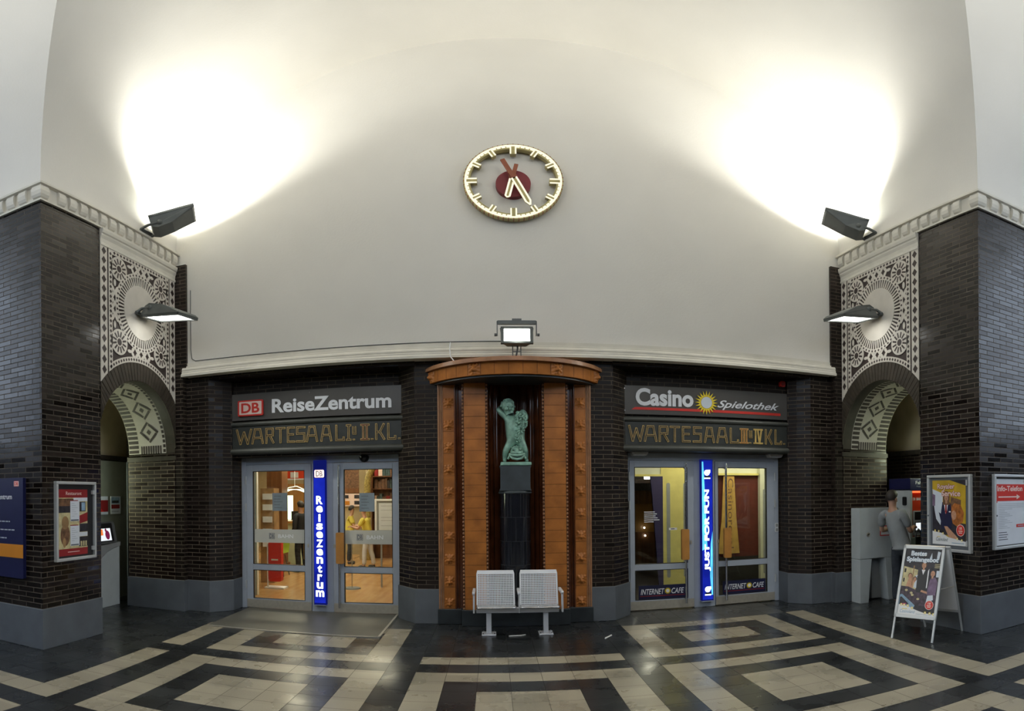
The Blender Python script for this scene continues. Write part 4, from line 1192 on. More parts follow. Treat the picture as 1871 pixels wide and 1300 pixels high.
def seat(x0, x1, ry):
    c = V(((x0 + x1) / 2, 7.45, 0)); Rz = Matrix.Rotation(ry, 3, 'Z')
    def X(p): return c + Rz @ (V(p) - c)
    w = x1 - x0
    def back(u, v, t): return X((x0 + .025 + u, 7.635 + .17 * (v / .44) + .0 - t, .345 + v))
    def sit(u, v, t): return X((x0 + .025 + u, 7.255 + v, .385 + .0 - .035 * (v / .38) + t))
    m = MB('seat_metal'); mesh_panel(m, back, w - .05, .40, 22, 18, .003, .009)
    bk = obj('backrest', m, bt)
    m = MB('seat_metal')
    m.tube([back(-.012, -.01, 0), back(-.012, .40, 0), back(-.008, .435, 0), back(w - .042, .435, 0), back(w - .038, .40, 0), back(w - .038, -.01, 0)], .011, 8)
    for v0, v1 in ((.395, .437),):
        m.add([back(-.012, v0, .012), back(w - .038, v0, .012), back(w - .038, v1, .012), back(-.012, v1, .012), back(-.012, v0, -.006), back(w - .038, v0, -.006), back(w - .038, v1, -.006), back(-.012, v1, -.006)], [(0, 1, 2, 3), (7, 6, 5, 4), (0, 4, 5, 1), (1, 5, 6, 2), (2, 6, 7, 3), (3, 7, 4, 0)])
    obj('back_rail', m, bk)
    m = MB('seat_metal'); mesh_panel(m, sit, w - .05, .38, 22, 16, .003, .009)
    sb = obj('seat', m, bt)
    m = MB('chrome'); m.tube([sit(-.012, .36, 0), sit(-.012, .01, 0), sit(0, -.008, 0), sit(w - .05, -.008, 0), sit(w - .038, .01, 0), sit(w - .038, .36, 0)], .010, 8); obj('seat_rail', m, sb)
seat(-.525, -.02, .02); seat(.022, .527, -.035)
for x in (-.552, .012, .55):
    m = MB('seat_metal'); m.rbox(F((x - .016, 0, 0), (0, -1, 0)), -7.66, .535, -7.32, .575, -.032, 0, .015)
    m.fbox(F((x - .012, 0, 0), (0, -1, 0)), -7.40, .30, -7.34, .54, -.026, -.004)
    obj('armrest', m, bt, bevel=.004)

# ------------------------------------------------------------------ wall clock
ck = thing('wall_clock', 'round gilt ring clock with dark red centre and glowing hands on the white back wall', 'clock', (.0, 7.97, 6.39))
CX, CZ, CR = .005, 6.385, .654
f = BACK(7.98)
m = MB('clock_gold'); m.ring(f, CX, CZ, .575, .665, .05, .14, 96); m.ring(f, CX, CZ, .60, .64, .0, .05, 48)
m.mt('clock_rust')
for k in range(60):
    g2 = f.at(CX, CZ).rot(2 * pi * k / 60); m.fbox(g2, .648, -.006, .668, .006, .055, .143)
obj('ring', m, ck)
m = MB('neon_cream')
for k in range(60):
    if k % 5 == 0: continue
    m.ring(f, CX, CZ, .600, .622, .14, .1465, 1, a0=2 * pi * k / 60 - .040, a1=2 * pi * k / 60 + .040)
m.ring(f, CX, CZ, .622, .648, .14, .148, 96)
obj('neon_tube', m, ck)
for k in range(12):
    g2 = f.at(CX, CZ).rot(pi / 2 - 2 * pi * k / 12); L = .095 if k % 3 else .12; hw = .03 if k % 3 else .038
    m = MB('clock_gold'); m.fbox(g2, .60 - L, -hw, .585, hw, .05, .137)
    h = obj('hour_mark', m, ck)
    m = MB('neon_cream')
    for e in (-1, 1): m.fbox(g2, .60 - L + .004, e * (hw - .004) - .010, .63, e * (hw - .004) + .010, .137, .146)
    obj('neon_tube', m, h)
m = MB('clock_red'); m.cyl(f, CX, CZ - .03, .235, .0, .09, 40); obj('centre_disc', m, ck)
m = MB('clock_rust'); m.cyl(f, CX - .01, CZ + .045, .055, .09, .20, 20); obj('hub', m, ck)
PV = (CX - .01, CZ + .035)
def hand(ang, L, wd, tail, w0, pt, nm):
    g2 = f.at(*PV).rot(pi / 2 - ang)
    m = MB('clock_rust'); m.fbox(g2, -tail, -wd * .75, .05, wd * .75, w0, w0 + .03); m.mt('clock_gold')
    m.prism(g2, [(.03, -wd), (L - pt, -wd), (L, 0), (L - pt, wd), (.03, wd)], w0, w0 + .03)
    h = obj(nm, m, ck)
    n = MB('neon_cream'); e = wd * .78
    for s in (-1, 1):
        n.tube([g2.p(.04, s * e, w0 + .034), g2.p(L - pt, s * e, w0 + .034), g2.p(L - .012, 0, w0 + .034)], .013, 6)
    obj('neon_tube', n, h)
hand(radians(192), .37, .036, .24, .15, .03, 'hour_hand'); hand(radians(155.5), .56, .040, .33, .19, .08, 'minute_hand')

# ------------------------------------------------------------------ floodlights
def luminaire(name, label, c, e1, e2, n, L, Wd, glow, group, wallx, yoke_at):
    """flat floodlight: c = centre of the rim, e1 outwards, e2 across, n = the way the glass looks"""
    e1 = V(e1).normalized(); n = V(n).normalized(); e2 = n.cross(e1).normalized(); n = e1.cross(e2).normalized()
    fr = F(c, e1, e2)
    t = thing(name, label, 'floodlight', c, group)
    a, b = L / 2, Wd / 2
    m = MB('lamp_grey')
    # wedge back: thick at the wall end, thin outside
    sec = [(-a, -.16), (-a + .08, -.20), (-a * .1, -.17), (a - .03, -.05), (a, -.02), (a, 0), (-a, 0)]
    vs = []
    for u, w in sec:
        k = 1 if w > -.03 else (.86 if w > -.1 else .66)
        vs.append((u, b * k, w))
    P = [fr.p(u, v, w) for u, v, w in vs] + [fr.p(u, -v, w) for u, v, w in vs]; q = len(sec)
    m.add(P, [(i, (i + 1) % q, q + (i + 1) % q, q + i) for i in range(q) if i != q - 2] + [tuple(range(q)), tuple(range(2 * q - 1, q - 1, -1))])
    hs = obj('housing', m, t)
    m = MB('lamp_grey')
    for p in ((-a, -b, a, -b + .03), (-a, b - .03, a, b), (-a, -b, -a + .05, b), (a - .03, -b, a, b)): m.fbox(fr, *p, -.02, .022)
    obj('rim', m, t, bevel=.003)
    m = MB(glow); m.fbox(fr, -a + .05, -b + .03, a - .03, b - .03, -.004, 0.004); obj('lamp_glass', m, t)
    # yoke to the wall
    m = MB('lamp_grey'); y = V(yoke_at); s1 = fr.p(-a + .12, b * .68, -.12); s2 = fr.p(-a + .12, -b * .68, -.12)
    k1 = fr.p(-a - .04, b * .72, -.12); k2 = fr.p(-a - .04, -b * .72, -.12)
    w1 = V((wallx, (y.y + .14), y.z)); w2 = V((wallx, (y.y - .14), y.z))
    if (w1 - k1).length > (w2 - k1).length: w1, w2 = w2, w1
    m.tube([s1, k1, w1], .022, 6); m.tube([s2, k2, w2], .022, 6); m.tube([w1, w2], .03, 6)
    obj('bracket', m, t)
    for s in (s1, s2): obj('pivot_knob', MB('lamp_grey').ball(tuple(s), .045, 10, 6), t)
    return fr
def beam(nm, loc, d, w, ang, col):
    L = bpy.data.lights.new(nm, 'SPOT'); L.energy = w; L.color = col; L.spot_size = radians(ang); L.spot_blend = .7; L.shadow_soft_size = .12
    lo = bpy.data.objects.new(nm, L); COL.objects.link(lo); lo.location = loc; lo.rotation_euler = V(d).to_track_quat('-Z', 'Y').to_euler()
for sx, nm in ((-1, 'left'), (1, 'right')):
    fr = luminaire('uplight', 'dark grey floodlight aimed up at the vault from the %s cornice' % nm, (sx * 4.60, 7.22, 6.06), (-sx * .5, .26, .17), (0, 1, 0), (sx * .34, .05, .94), .66, .42, 'up_glow', 'uplights on the side cornices', sx * 4.95, (sx * 4.95, 7.08, 5.85))
    L = bpy.data.lights.new('uplight_beam', 'SPOT'); L.energy = UP_W; L.color = (1, .99, .92); L.spot_size = radians(152); L.spot_blend = .3; L.shadow_soft_size = .10
    lo = bpy.data.objects.new('uplight_beam', L); COL.objects.link(lo); lo.location = fr.p(0, 0, .12)
    d = V((sx * .12, .30, .95)); lo.rotation_euler = d.to_track_quat('-Z', 'Y').to_euler()
    beam('uplight_throw', fr.p(0, 0, .12), (-sx * .36, -.2, 1), UP_T, 120, (1, .99, .93))
    beam('downlight_beam', (sx * 4.44, 6.92, 4.24), (-sx * .62, -.15, -.8), DOWN_W, 120, (1, 1, .92))
    luminaire('downlight', 'lit grey floodlight mounted on the round medallion of the %s relief panel' % nm, (sx * 4.50, 6.93, 4.325), (-sx * .5, -.10, -.085), (0, .3, 0), (-sx * .12, -.02, -.97), .72, .40, 'down_glow', 'lit floodlights on the relief panels', sx * 4.953, (sx * 4.95, 6.95, 4.45))
for sx in (-1, 1): beam('rear_fill', (sx * 4.6, -2.6, 6.2), (-sx * .25, .35, .9), REAR_FILL, 150, (1, .99, .93))  # added fill spots for vault and lunette, unseen and without fixtures
# centre floodlight on the canopy
beam('floodlight_beam', (.018, 7.44, 3.80), (0, -.75, -.66), FLOOD_W, 125, (.96, 1, .9))
t = thing('floodlight', 'glaring grey floodlight in a U-bracket above the niche canopy', 'floodlight', (.02, 7.6, 3.568))
fr = F((.018, 7.50, 3.85), (1, 0, .0), (0, .30, .95))
m = MB('lamp_grey'); 
m.add([fr.p(-.185, -.12, 0), fr.p(.185, -.12, 0), fr.p(.215, .12, 0), fr.p(-.215, .12, 0), fr.p(-.12, -.07, -.16), fr.p(.12, -.07, -.16), fr.p(.13, .09, -.16), fr.p(-.13, .09, -.16)], [(4, 7, 6, 5), (0, 1, 5, 4), (1, 2, 6, 5), (2, 3, 7, 6), (3, 0, 4, 7)])
obj('housing', m, t)
m = MB('lamp_grey')
for p in ((-.195, -.13, .195, -.098), (-.205, .098, .205, .13), (-.205, -.13, -.165, .13), (.165, -.13, .205, .13)): m.fbox(fr, *p, -.01, .025)
obj('rim', m, t, bevel=.003)
m = MB('flood_glow'); m.fbox(fr, -.165, -.098, .165, .098, -.004, .004); obj('lamp_glass', m, t)
m = MB('lamp_grey'); u = BACK(7.53).at(.018, 3.86)
m.fbox(u, -.255, .0, -.243, .19, -.03, .03); m.fbox(u, .243, .0, .255, .19, -.03, .03); m.rbox(u, -.255, .155, .255, .20, -.03, .03, .02); obj('bracket', m, t)
m = MB('grey_dark'); m.fbox(u, -.06, .20, .06, .225, -.03, .03); obj('terminal_box', m, t)
m = MB('grey_dark'); m.cyl(F((.018 - .255, 7.53, 3.87), (0, -1, 0)), 0, 0, .02, 0, .03, 10); obj('bolt', m, t)
m = MB('grey_dark'); m.cyl(F((.018 + .29, 7.53, 3.87), (0, -1, 0)), 0, 0, .02, 0, .03, 10); obj('bolt', m, t)
m = MB('grey_dark'); 
for x in (-.035, .07): m.tube([(x, 7.58, 3.568), (x, 7.58, 3.76)], .007, 6)
m.tube([(-.035, 7.58, 3.655), (.07, 7.58, 3.655)], .006, 6); m.tube([(-.035, 7.58, 3.755), (.07, 7.58, 3.755)], .01, 6)
m.tube([(.02, 7.60, 3.80), (.03, 7.585, 3.7), (.015, 7.585, 3.62), (.0, 7.62, 3.582)], .012, 6)
obj('stand', m, t)

# ------------------------------------------------------------------ frames, posters
def poster_frame(name, label, f, u0, z0, u1, z1, draw, group, bw=.035, back='grey_dark', frame='alu_light'):
    t = thing(name, label, 'display case', tuple(f.p((u0 + u1) / 2, z0, 0)), group)
    m = MB(frame)
    for p in ((u0, z0, u1, z0 + bw), (u0, z1 - bw, u1, z1), (u0, z0 + bw, u0 + bw, z1 - bw), (u1 - bw, z0 + bw, u1, z1 - bw)): m.fbox(f, *p, 0.001, .055)
    obj('frame', m, t, bevel=.006)
    m = MB(back); m.fbox(f, u0 + bw, z0 + bw, u1 - bw, z1 - bw, .001, .02); obj('backing', m, t)
    draw(t, f)
    return t
def head(m, f, u, v, r, w, hair='photo_dark', sk='skin_photo', long=0):
    m.mt(hair); m.disc(f, u, v + r * .25, r * 1.1, r * 1.25, w, 16)
    if long: m.flat(f, [(u - r * 1.15, v + r * .3), (u - r * 1.2, v - long), (u + r * 1.2, v - long), (u + r * 1.15, v + r * .3)], w)
    m.mt(sk); m.disc(f, u, v, r * .78, r * 1.05, w + .0008, 16); m.flat(f, [(u - r * .35, v - r * 1.6), (u + r * .35, v - r * 1.6), (u + r * .35, v - r * .6), (u - r * .35, v - r * .6)], w + .0006)
    m.mt(hair); m.rect(f, u - r * .45, v + r * .1, u - r * .15, v + r * .2, w + .0012); m.rect(f, u + r * .15, v + r * .1, u + r * .45, v + r * .2, w + .0012)
    m.mt('red_dark'); m.rect(f, u - r * .25, v - r * .5, u + r * .25, v - r * .38, w + .0012)
def text2(m, f, body, u, v, w, h, w0, c_in, c_out, bold=.012, shear=0.0, fat=.05):
    m.mt(c_out); m.text(f, body, u - fat * h, v - fat * h, w + 2 * fat * h if w else None, h * (1 + 2 * fat), .0006, w0, bold=bold + .045, shear=shear)
    m.mt(c_in); m.text(f, body, u, v, w, h, .0008, w0 + .0007, bold=bold, shear=shear)
def badge(m, f, u, v, r, w):
    m.mt('pink_white'); m.disc(f, u, v, r, w=w, n=28); m.mt('red'); m.disc(f, u, v, r * .9, w=w + .0006, n=28)
    m.mt('pink_white'); m.text(f, '18', u - r * .32, v + r * .1, r * .64, r * .5, .0005, w + .0012, bold=.02); m.rect(f, u - r * .5, v - r * .2, u + r * .5, v - r * .05, w + .0013); m.rect(f, u - r * .4, v - r * .5, u + r * .4, v - r * .35, w + .0013)
def chips(m, f, pts, w):
    for u, v in pts: m.mt('yellow'); m.disc(f, u, v, .016, w=w, n=10); m.mt('white'); m.disc(f, u, v, .009, w=w + .0005, n=8)
# left pier: menu case
def draw_menu(t, f):
    a, b, c, d = 5.185, 1.095, 5.80, 1.92
    g2 = f.at(5.20, 1.09); W_, H_ = .535, .80
    m = MB('photo_cream'); m.fbox(g2, 0, 0, W_, H_, .02, .024); w = .0245
    m.mt('red_dark'); m.rect(g2, 0, H_ - .10, W_, H_, w); m.rect(g2, 0, 0, W_, .085, w)
    m.mt('photo_dark'); m.rect(g2, 0, .52, .27, .685, w); m.mt('photo_brown'); m.rect(g2, .0, .60, .25, .69, w + .0004)
    m.mt('paper'); m.rect(g2, .27, .655, W_, .70, w); m.mt('photo_dark'); m.rect(g2, .38, .53, .50, .65, w); m.mt('photo_blue'); m.rect(g2, .42, .54, .49, .64, w + .0004)
    m.mt('red_dark'); m.flat(g2, [(.38, .38), (W_, .41), (W_, .52), (.38, .48)], w); m.mt('photo_dark'); m.rect(g2, .38, .28, W_, .38, w)
    m.mt('paper'); m.rect(g2, .36, .225, W_, .275, w); m.mt('photo_dark'); m.rect(g2, .37, .10, W_, .22, w); m.mt('photo_cream')
    for k in range(3): m.rect(g2, .40 + k * .045, .105, .43 + k * .045, .165, w + .0004)
    m.mt('photo_brown'); m.disc(g2, .115, .25, .085, .13, w, 20); m.mt('wood_photo'); m.disc(g2, .115, .40, .065, .08, w + .0008, 20); m.disc(g2, .10, .16, .03, .06, w + .0004, 12)
    m.mt('pink_white'); m.text(g2, 'Restaurant', .13, H_ - .068, .29, .042, .0006, w + .0005)
    m.rect(g2, .16, .04, .38, .048, w + .0004)
    p = obj('poster', m, t)
    m = MB('paper')
    for v0 in (.455, .155):
        m.mt('paper'); m.fbox(g2, .205, v0 - .04, .375, v0 + .205, .0265, .028); m.mt('red_dark'); m.rect(g2, .20, v0 + .205, .35, v0 + .215, .0285)
        m.mt('ink_pale')
        for k in range(7): m.rect(g2, .23, v0 + .17 - k * .025, .23 + .05 + .03 * ((k * 7) % 3), v0 + .176 - k * .025, .0286)
        m.mt('ink'); m.rect(g2, .215, v0 - .035, .36, v0 - .02, .0286)
    obj('menu_sheet', m, t)
    for v in (1.13, 1.83): obj('catch', MB('alu_light').fbox(f, 5.815, v, 5.845, v + .05, .02, .05), t)
poster_frame('display_case', 'framed Restaurant poster with red bands and two menu sheets on the left brick pier', LEFT(), 5.135, 1.03, 5.882, 1.985, draw_menu, 'poster cases on the piers', back='black')
# right pier: service poster
def draw_service(t, f):
    g2 = f.at(-5.775, 1.10); W_, H_ = .61, .83
    m = MB('ochre_yellow'); m.fbox(g2, 0, 0, W_, H_, .02, .024); w = .0245
    m.mt('photo_dark'); m.flat(g2, [(.33, H_), (W_, H_ - .07), (W_, H_)], w); m.flat(g2, [(0, .15), (.10, .12), (.33, .13), (.62 * W_, .06), (W_, .05), (W_, .28), (.40, .30), (.08, .50), (0, .52)], w)
    m.mt('photo_brown'); m.flat(g2, [(.34, .62), (.53, .58), (.52, .40), (.33, .40)], w + .0003)
    m.mt('white_cool'); m.flat(g2, [(.0, .72), (.10, .69), (.2, .66), (.19, .45), (.15, .25), (.07, .33), (.04, .45)], w + .0004)
    m.mt('photo_purple'); m.flat(g2, [(0, .5), (.05, .5), (.055, .64), (0, .66)], w + .0006)
    m.mt('dark_navy'); m.flat(g2, [(.17, .20), (.36, .20), (.37, .42), (.33, .55), (.19, .55), (.16, .40), (.12, .42), (.16, .30)], w + .0008)
    m.mt('white'); m.flat(g2, [(.215, .55), (.30, .55), (.275, .43), (.245, .40)], w + .0011); m.mt('red_dark'); m.flat(g2, [(.245, .52), (.27, .52), (.275, .42), (.255, .39), (.24, .43)], w + .0014)
    head(m, g2, .265, .615, .052, w + .0012, hair='photo_brown', long=.10)
    m.mt('white'); m.rect(g2, .31, .42, .345, .435, w + .0012)
    m.mt('hair_red'); m.flat(g2, [(.36, .5), (.42, .54), (.52, .52), (.58, .42), (.56, .30), (.46, .24), (.38, .28), (.35, .4)], w + .0014)
    m.mt('skin_photo'); m.disc(g2, .40, .385, .045, .06, w + .002, 16); m.flat(g2, [(.22, .24), (.28, .24), (.47, .10), (.49, .05), (.42, .06), (.30, .11)], w + .0016)
    m.mt('photo_dark'); m.flat(g2, [(.34, .22), (.46, .28), (.60, .26), (.61, .06), (.50, .07), (.42, .12)], w + .0012)
    m.mt('white'); m.flat(g2, [(0, 0), (W_, 0), (W_, .055), (.48, .075), (.30, .10), (.18, .15), (0, .17)], w + .002)
    chips(m, g2, [(.05, .175), (.12, .17), (.2, .145), (.46, .085), (.54, .07)], w + .0026)
    m.mt('photo_teal'); m.text(g2, 'Casinoland', .07, .045, .22, .045, .0005, w + .0026, shear=.2); m.mt('yellow'); m.rect(g2, .09, .095, .15, .102, w + .0026); m.mt('photo_blue'); m.rect(g2, .36, .025, .58, .034, w + .0026)
    badge(m, g2, .52, .195, .075, w + .0026)
    text2(m, g2, 'Royaler', .10, .70, .32, .085, w + .003, 'pink_white', 'red_dark', bold=.02); text2(m, g2, 'Service', .18, .625, .34, .075, w + .003, 'pink_white', 'red_dark', bold=.02)
    obj('poster', m, t)
    for v in (1.10, 1.86): obj('catch', MB('alu_light').fbox(f, -5.14, v, -5.115, v + .07, .02, .05), t)
    m = MB('ink'); m.cyl(f, -5.83, 1.47, .012, .05, .058, 10); obj('lock', m, t)
poster_frame('display_case', 'framed yellow Royaler Service casino poster on the right brick pier', RIGHT(), -5.855, 1.015, -5.06, 2.0, draw_service, 'poster cases on the piers', back='plinth')
# info telephone notice on the front of the right pier
def draw_info(t, f):
    g2 = f.at(5.265, 1.10); W_, H_ = .64, .84
    m = MB('paper'); m.fbox(g2, 0, 0, W_, H_, .02, .024); w = .0245
    m.mt('red'); m.rect(g2, 0, .56, W_, .775, w); m.rect(g2, 0, .54, .03, .56, w)
    m.mt('pink_white'); m.text(g2, 'Info-Telefon', .03, .685, .50, .07, .0006, w + .0004, bold=.022)
    m.rect(g2, .05, .605, .42, .62, w + .0006); m.flat(g2, [(.41, .58), (.48, .6125), (.41, .645)], w + .0006)
    m.mt('ink_pale')
    for k in range(15):
        m.rect(g2, .05, .52 - k * .022, .05 + (.5 if k < 3 else .12 + .05 * ((k * 5) % 4)), .527 - k * .022, w + .0004)
    m.mt('ink')
    for k in range(4): m.rect(g2, .05, .155 - k * .03, .05 + .16 + .02 * (k % 2), .165 - k * .03, w + .0004)
    m.mt('red'); m.rect(g2, .40, .215, W_, .255, w + .0005); m.mt('ink_pale'); m.rect(g2, .43, .23, .55, .24, w + .0008)
    m.mt('white'); m.rect(g2, .53, .79, .60, .83, w + .0005); m.mt('ink'); m.text(g2, 'DB', .54, .797, .045, .026, .0004, w + .0008, bold=.02)
    obj('poster', m, t)
    m = MB('ink'); m.cyl(f, 5.252, 1.48, .012, .05, .058, 10); obj('lock', m, t)
poster_frame('display_case', 'framed Info-Telefon notice with red header on the front of the right pier', BACK(4.944), 5.215, 1.05, 5.98, 2.0, draw_info, 'poster cases on the piers', back='grey_dark')
# blue travel-centre sign on the front of the left pier
f = BACK(4.944)
t = thing('blue_sign', 'dark blue ReiseZentrum sign with orange band on the front of the left pier', 'sign', (-5.7, 4.93, .83))
m = MB('blue_sign'); m.rbox(f, -6.32, .83, -5.265, 2.03, .001, .05, .012); obj('board', m, t)
m = MB('orange'); m.fbox(f, -6.32, 1.075, -5.265, 1.235, .05, .053); obj('band', m, t)
m = MB('pink_white'); m.fbox(f, -5.415, 1.93, -5.335, 1.99, .05, .053); m.mt('red'); m.ring(f.at(-5.375, 1.96), 0, 0, .040, .046, .053, .0535, 4, a0=pi / 4, a1=pi / 4 + 2 * pi); m.text(f, 'DB', -5.402, 1.94, .054, .04, .001, .053, bold=.025); obj('logo', m, t)
m = MB('white_letter'); m.text(f, 'ReiseZentrum', -5.90, 1.775, .445, .062, .002, .05, bold=.004)
m.mt('ink_pale')
for z, a, b in ((1.50, -6.1, -5.49), (1.40, -6.1, -5.40), (1.345, -6.1, -5.70), (1.30, -6.1, -5.55), (1.27, -6.1, -5.72)): 
    x = a
    while x < b:
        l = random.uniform(.03, .07); m.fbox(f, x, z, min(x + l, b), z + .014, .05, .052); x += l + .012
obj('lettering', m, t)

# ------------------------------------------------------------------ A-frame pavement board
t = thing('pavement_board', 'aluminium A-frame board advertising Bestes Spielangebot beside the right pier', 'A-board', (4.55, 5.35, 0))
A0, A1 = V((4.10, 5.56, 0)), V((4.31, 5.05, 0))
ap0, ap1 = V((4.45, 5.70, 1.115)), V((4.64, 5.185, 1.115))
R0, R1 = V((4.79, 5.77, 0)), V((4.98, 5.235, 0))
u = (A1 - A0); Wd = u.length; v = ap0 - A0
bf = F(A0, u, v); Hh = v.length
for a in (0, Wd - .024): obj('leg', MB('alu_light').fbox(bf, a, 0, a + .024, Hh, 0, .022), t, bevel=.004)
m = MB('alu_light'); z0 = .27
m.fbox(bf, -.004, Hh - .045, Wd + .004, Hh, 0, .026); m.fbox(bf, -.004, z0, Wd + .004, z0 + .045, 0, .026); m.fbox(bf, -.004, z0, .032, Hh, 0, .026); m.fbox(bf, Wd - .032, z0, Wd + .004, Hh, 0, .026)
obj('snap_frame', m, t, bevel=.004)
g2 = bf.at(.03, z0 + .043); W_, H_ = Wd - .06, Hh - .045 - z0 - .045
m = MB('photo_dark'); m.fbox(g2, 0, 0, W_, H_, .004, .012); w = .0125
m.mt('photo_cream'); m.flat(g2, [(0, .33), (0, .60), (.10, .58), (.20, .56), (.20, .30)], w); m.mt('photo_dark'); m.rect(g2, .015, .52, .04, .57, w + .0004); m.rect(g2, .015, .40, .035, .45, w + .0004)
m.mt('skin_photo'); m.flat(g2, [(.06, .34), (.16, .33), (.17, .47), (.09, .46)], w + .0004); head(m, g2, .105, .475, .028, w + .0008, hair='photo_brown'); head(m, g2, .175, .44, .024, w + .0008)
m.mt('white_cool'); m.flat(g2, [(.17, .34), (.21, .33), (.22, .50), (.18, .49)], w + .0004)
m.mt('wood_photo'); m.rect(g2, .135, .36, .148, .61, w + .001)
m.mt('photo_table'); m.flat(g2, [(0, .22), (0, .35), (.10, .345), (.30, .28), (W_, .26), (W_, .12), (.25, .12)], w + .001)
m.mt('black'); m.flat(g2, [(.21, .28), (.33, .28), (.34, .48), (.31, .56), (.24, .56), (.20, .48)], w + .0014); m.mt('white'); m.flat(g2, [(.25, .565), (.30, .565), (.275, .50)], w + .0018); m.flat(g2, [(.335, .34), (.35, .34), (.35, .58), (.335, .55)], w + .0014)
head(m, g2, .275, .615, .034, w + .002, hair='photo_brown')
m.mt('photo_purple'); m.flat(g2, [(.35, .26), (.47, .26), (.48, .42), (.44, .48), (.38, .46)], w + .002); head(m, g2, .405, .52, .036, w + .0024, hair='photo_dark')
m.mt('skin_photo'); m.flat(g2, [(.27, .29), (.36, .27), (.36, .295), (.28, .315)], w + .0026)
m.mt('white_cool'); m.flat(g2, [(.36, .16), (.45, .20), (.44, .26), (.37, .25)], w + .0024); m.rect(g2, .45, .48, W_ - .005, .56, w + .0022)
for u_, v_ in ((.15, .27), (.17, .245), (.25, .20), (.08, .30)): m.mt('photo_cream'); m.disc(g2, u_, v_, .02, .014, w + .0016, 10)
m.mt('photo_blue'); m.flat(g2, [(0, .24), (.03, .25), (.22, .12), (.20, .06), (.12, .08), (.0, .12)], w + .002); m.mt('photo_dark'); m.flat(g2, [(.01, .21), (.03, .215), (.14, .13), (.06, .105), (.01, .12)], w + .0024); m.mt('magenta'); m.flat(g2, [(.03, .13), (.10, .14), (.11, .125), (.04, .11)], w + .0027)
m.mt('white'); m.flat(g2, [(0, 0), (W_, 0), (W_, .025), (.36, .035), (.24, .065), (.14, .10), (0, .12)], w + .0028)
chips(m, g2, [(.04, .118), (.08, .115), (.13, .108), (.19, .085), (.37, .04), (.43, .036), (.48, .03)], w + .0032)
m.mt('photo_blue'); m.text(g2, 'Casinoland', .035, .02, .20, .04, .0005, w + .0032, shear=.2); m.mt('yellow'); m.rect(g2, .06, .065, .13, .072, w + .0032); m.mt('ink_pale'); m.rect(g2, .25, .012, .46, .02, w + .0032)
badge(m, g2, .41, .135, .056, w + .0032)
for k in range(3): m.mt('photo_cream'); m.rect(g2, .415, .595 + .02 * k, .485, .602 + .02 * k, w + .001)
m.mt('white_cool'); m.flat(g2, [(.33, .69), (.36, .78), (.37, .70)], w + .001); m.flat(g2, [(.43, .70), (.435, .80), (.475, .79), (.46, .69)], w + .001)
text2(m, g2, 'Bestes', .08, .735, .21, .06, w + .003, 'white_letter', 'photo_blue', bold=.02); text2(m, g2, 'Spielangebot', .03, .645, .425, .075, w + .003, 'white_letter', 'photo_blue', bold=.02)
obj('poster', m, t)
bk = F(R1, R0 - R1, ap1 - R1); Hb = (ap1 - R1).length
for a in (0, Wd - .024): obj('leg', MB('alu_light').fbox(bk, a, 0, a + .024, Hb, 0, .022), t, bevel=.004)
m = MB('alu_light'); m.fbox(bk, 0, .27, Wd, .31, 0, .024); m.fbox(bk, 0, Hb - .04, Wd, Hb, 0, .024); obj('snap_frame', m, t, bevel=.004)
m = MB('white'); m.fbox(bk, .02, .29, Wd - .02, Hb - .02, .004, .009); obj('back_sheet', m, t)
for s in (.02, Wd - .02):
    p = bf.p(s, Hh * .55, 0); q = bk.p(Wd - s, Hb * .55, 0); obj('stay', MB('steel').tube([p, q], .005, 6), t)
obj('hinge_rod', MB('steel').tube([ap0, ap1], .012, 8), t)

# ------------------------------------------------------------------ white console by the right arch
t = thing('console', 'tall white console on two tapered legs against the brick of the right arch', 'cabinet', (5.5, 7.74, 0))
f = BACK(7.63); q0, q1 = 5.115, 5.90
m = MB('machine_white')
m.fbox(f, q0, .715, q1, 1.525, -.24, 0); obj('body', m, t, bevel=.006)
for a, b, c, d in ((q0, q0 + .235, q0, q0 + .165), (q1 - .285, q1, q1 - .215, q1)):
    m = MB('machine_white'); m.prism(f, [(c, 0), (d, 0), (b, .71), (a, .71)], -.24, 0); obj('leg', m, t, bevel=.005)
m = MB('grey'); m.prism(f, [(q0 + .165, .0), (q0 + .17, .0), (q0 + .24, .7), (q0 + .235, .7)], -.23, -.02); 
m.fbox(f, q0 + .37, .02, q0 + .57, .71, -.235, -.19); obj('rear_panel', m, t)
m = MB('red'); 
m.fbox(f, q0 + .405, 1.27, q0 + .60, 1.455, 0, .003); m.fbox(f, q0 + .40, 1.07, q0 + .64, 1.235, 0, .003); m.mt('white'); m.fbox(f, q0 + .42, 1.285, q0 + .585, 1.44, .003, .004); m.fbox(f, q0 + .415, 1.085, q0 + .625, 1.22, .003, .004); m.mt('red'); m.fbox(f, q0 + .43, 1.285, q0 + .58, 1.335, .004, .005); m.mt('ink_pale')
for k in range(3): m.fbox(f, q0 + .44, 1.19 - .03 * k, q0 + .60, 1.198 - .03 * k, .004, .005)
obj('notice_panel', m, t)
m = MB('steel'); m.cyl(f, q0 + .165, 1.105, .035, 0, .008, 20); m.mt('black'); m.fbox(f.at(q0 + .165, 1.105).rot(.5), -.02, -.006, .02, .006, .008, .012); obj('lock', m, t)

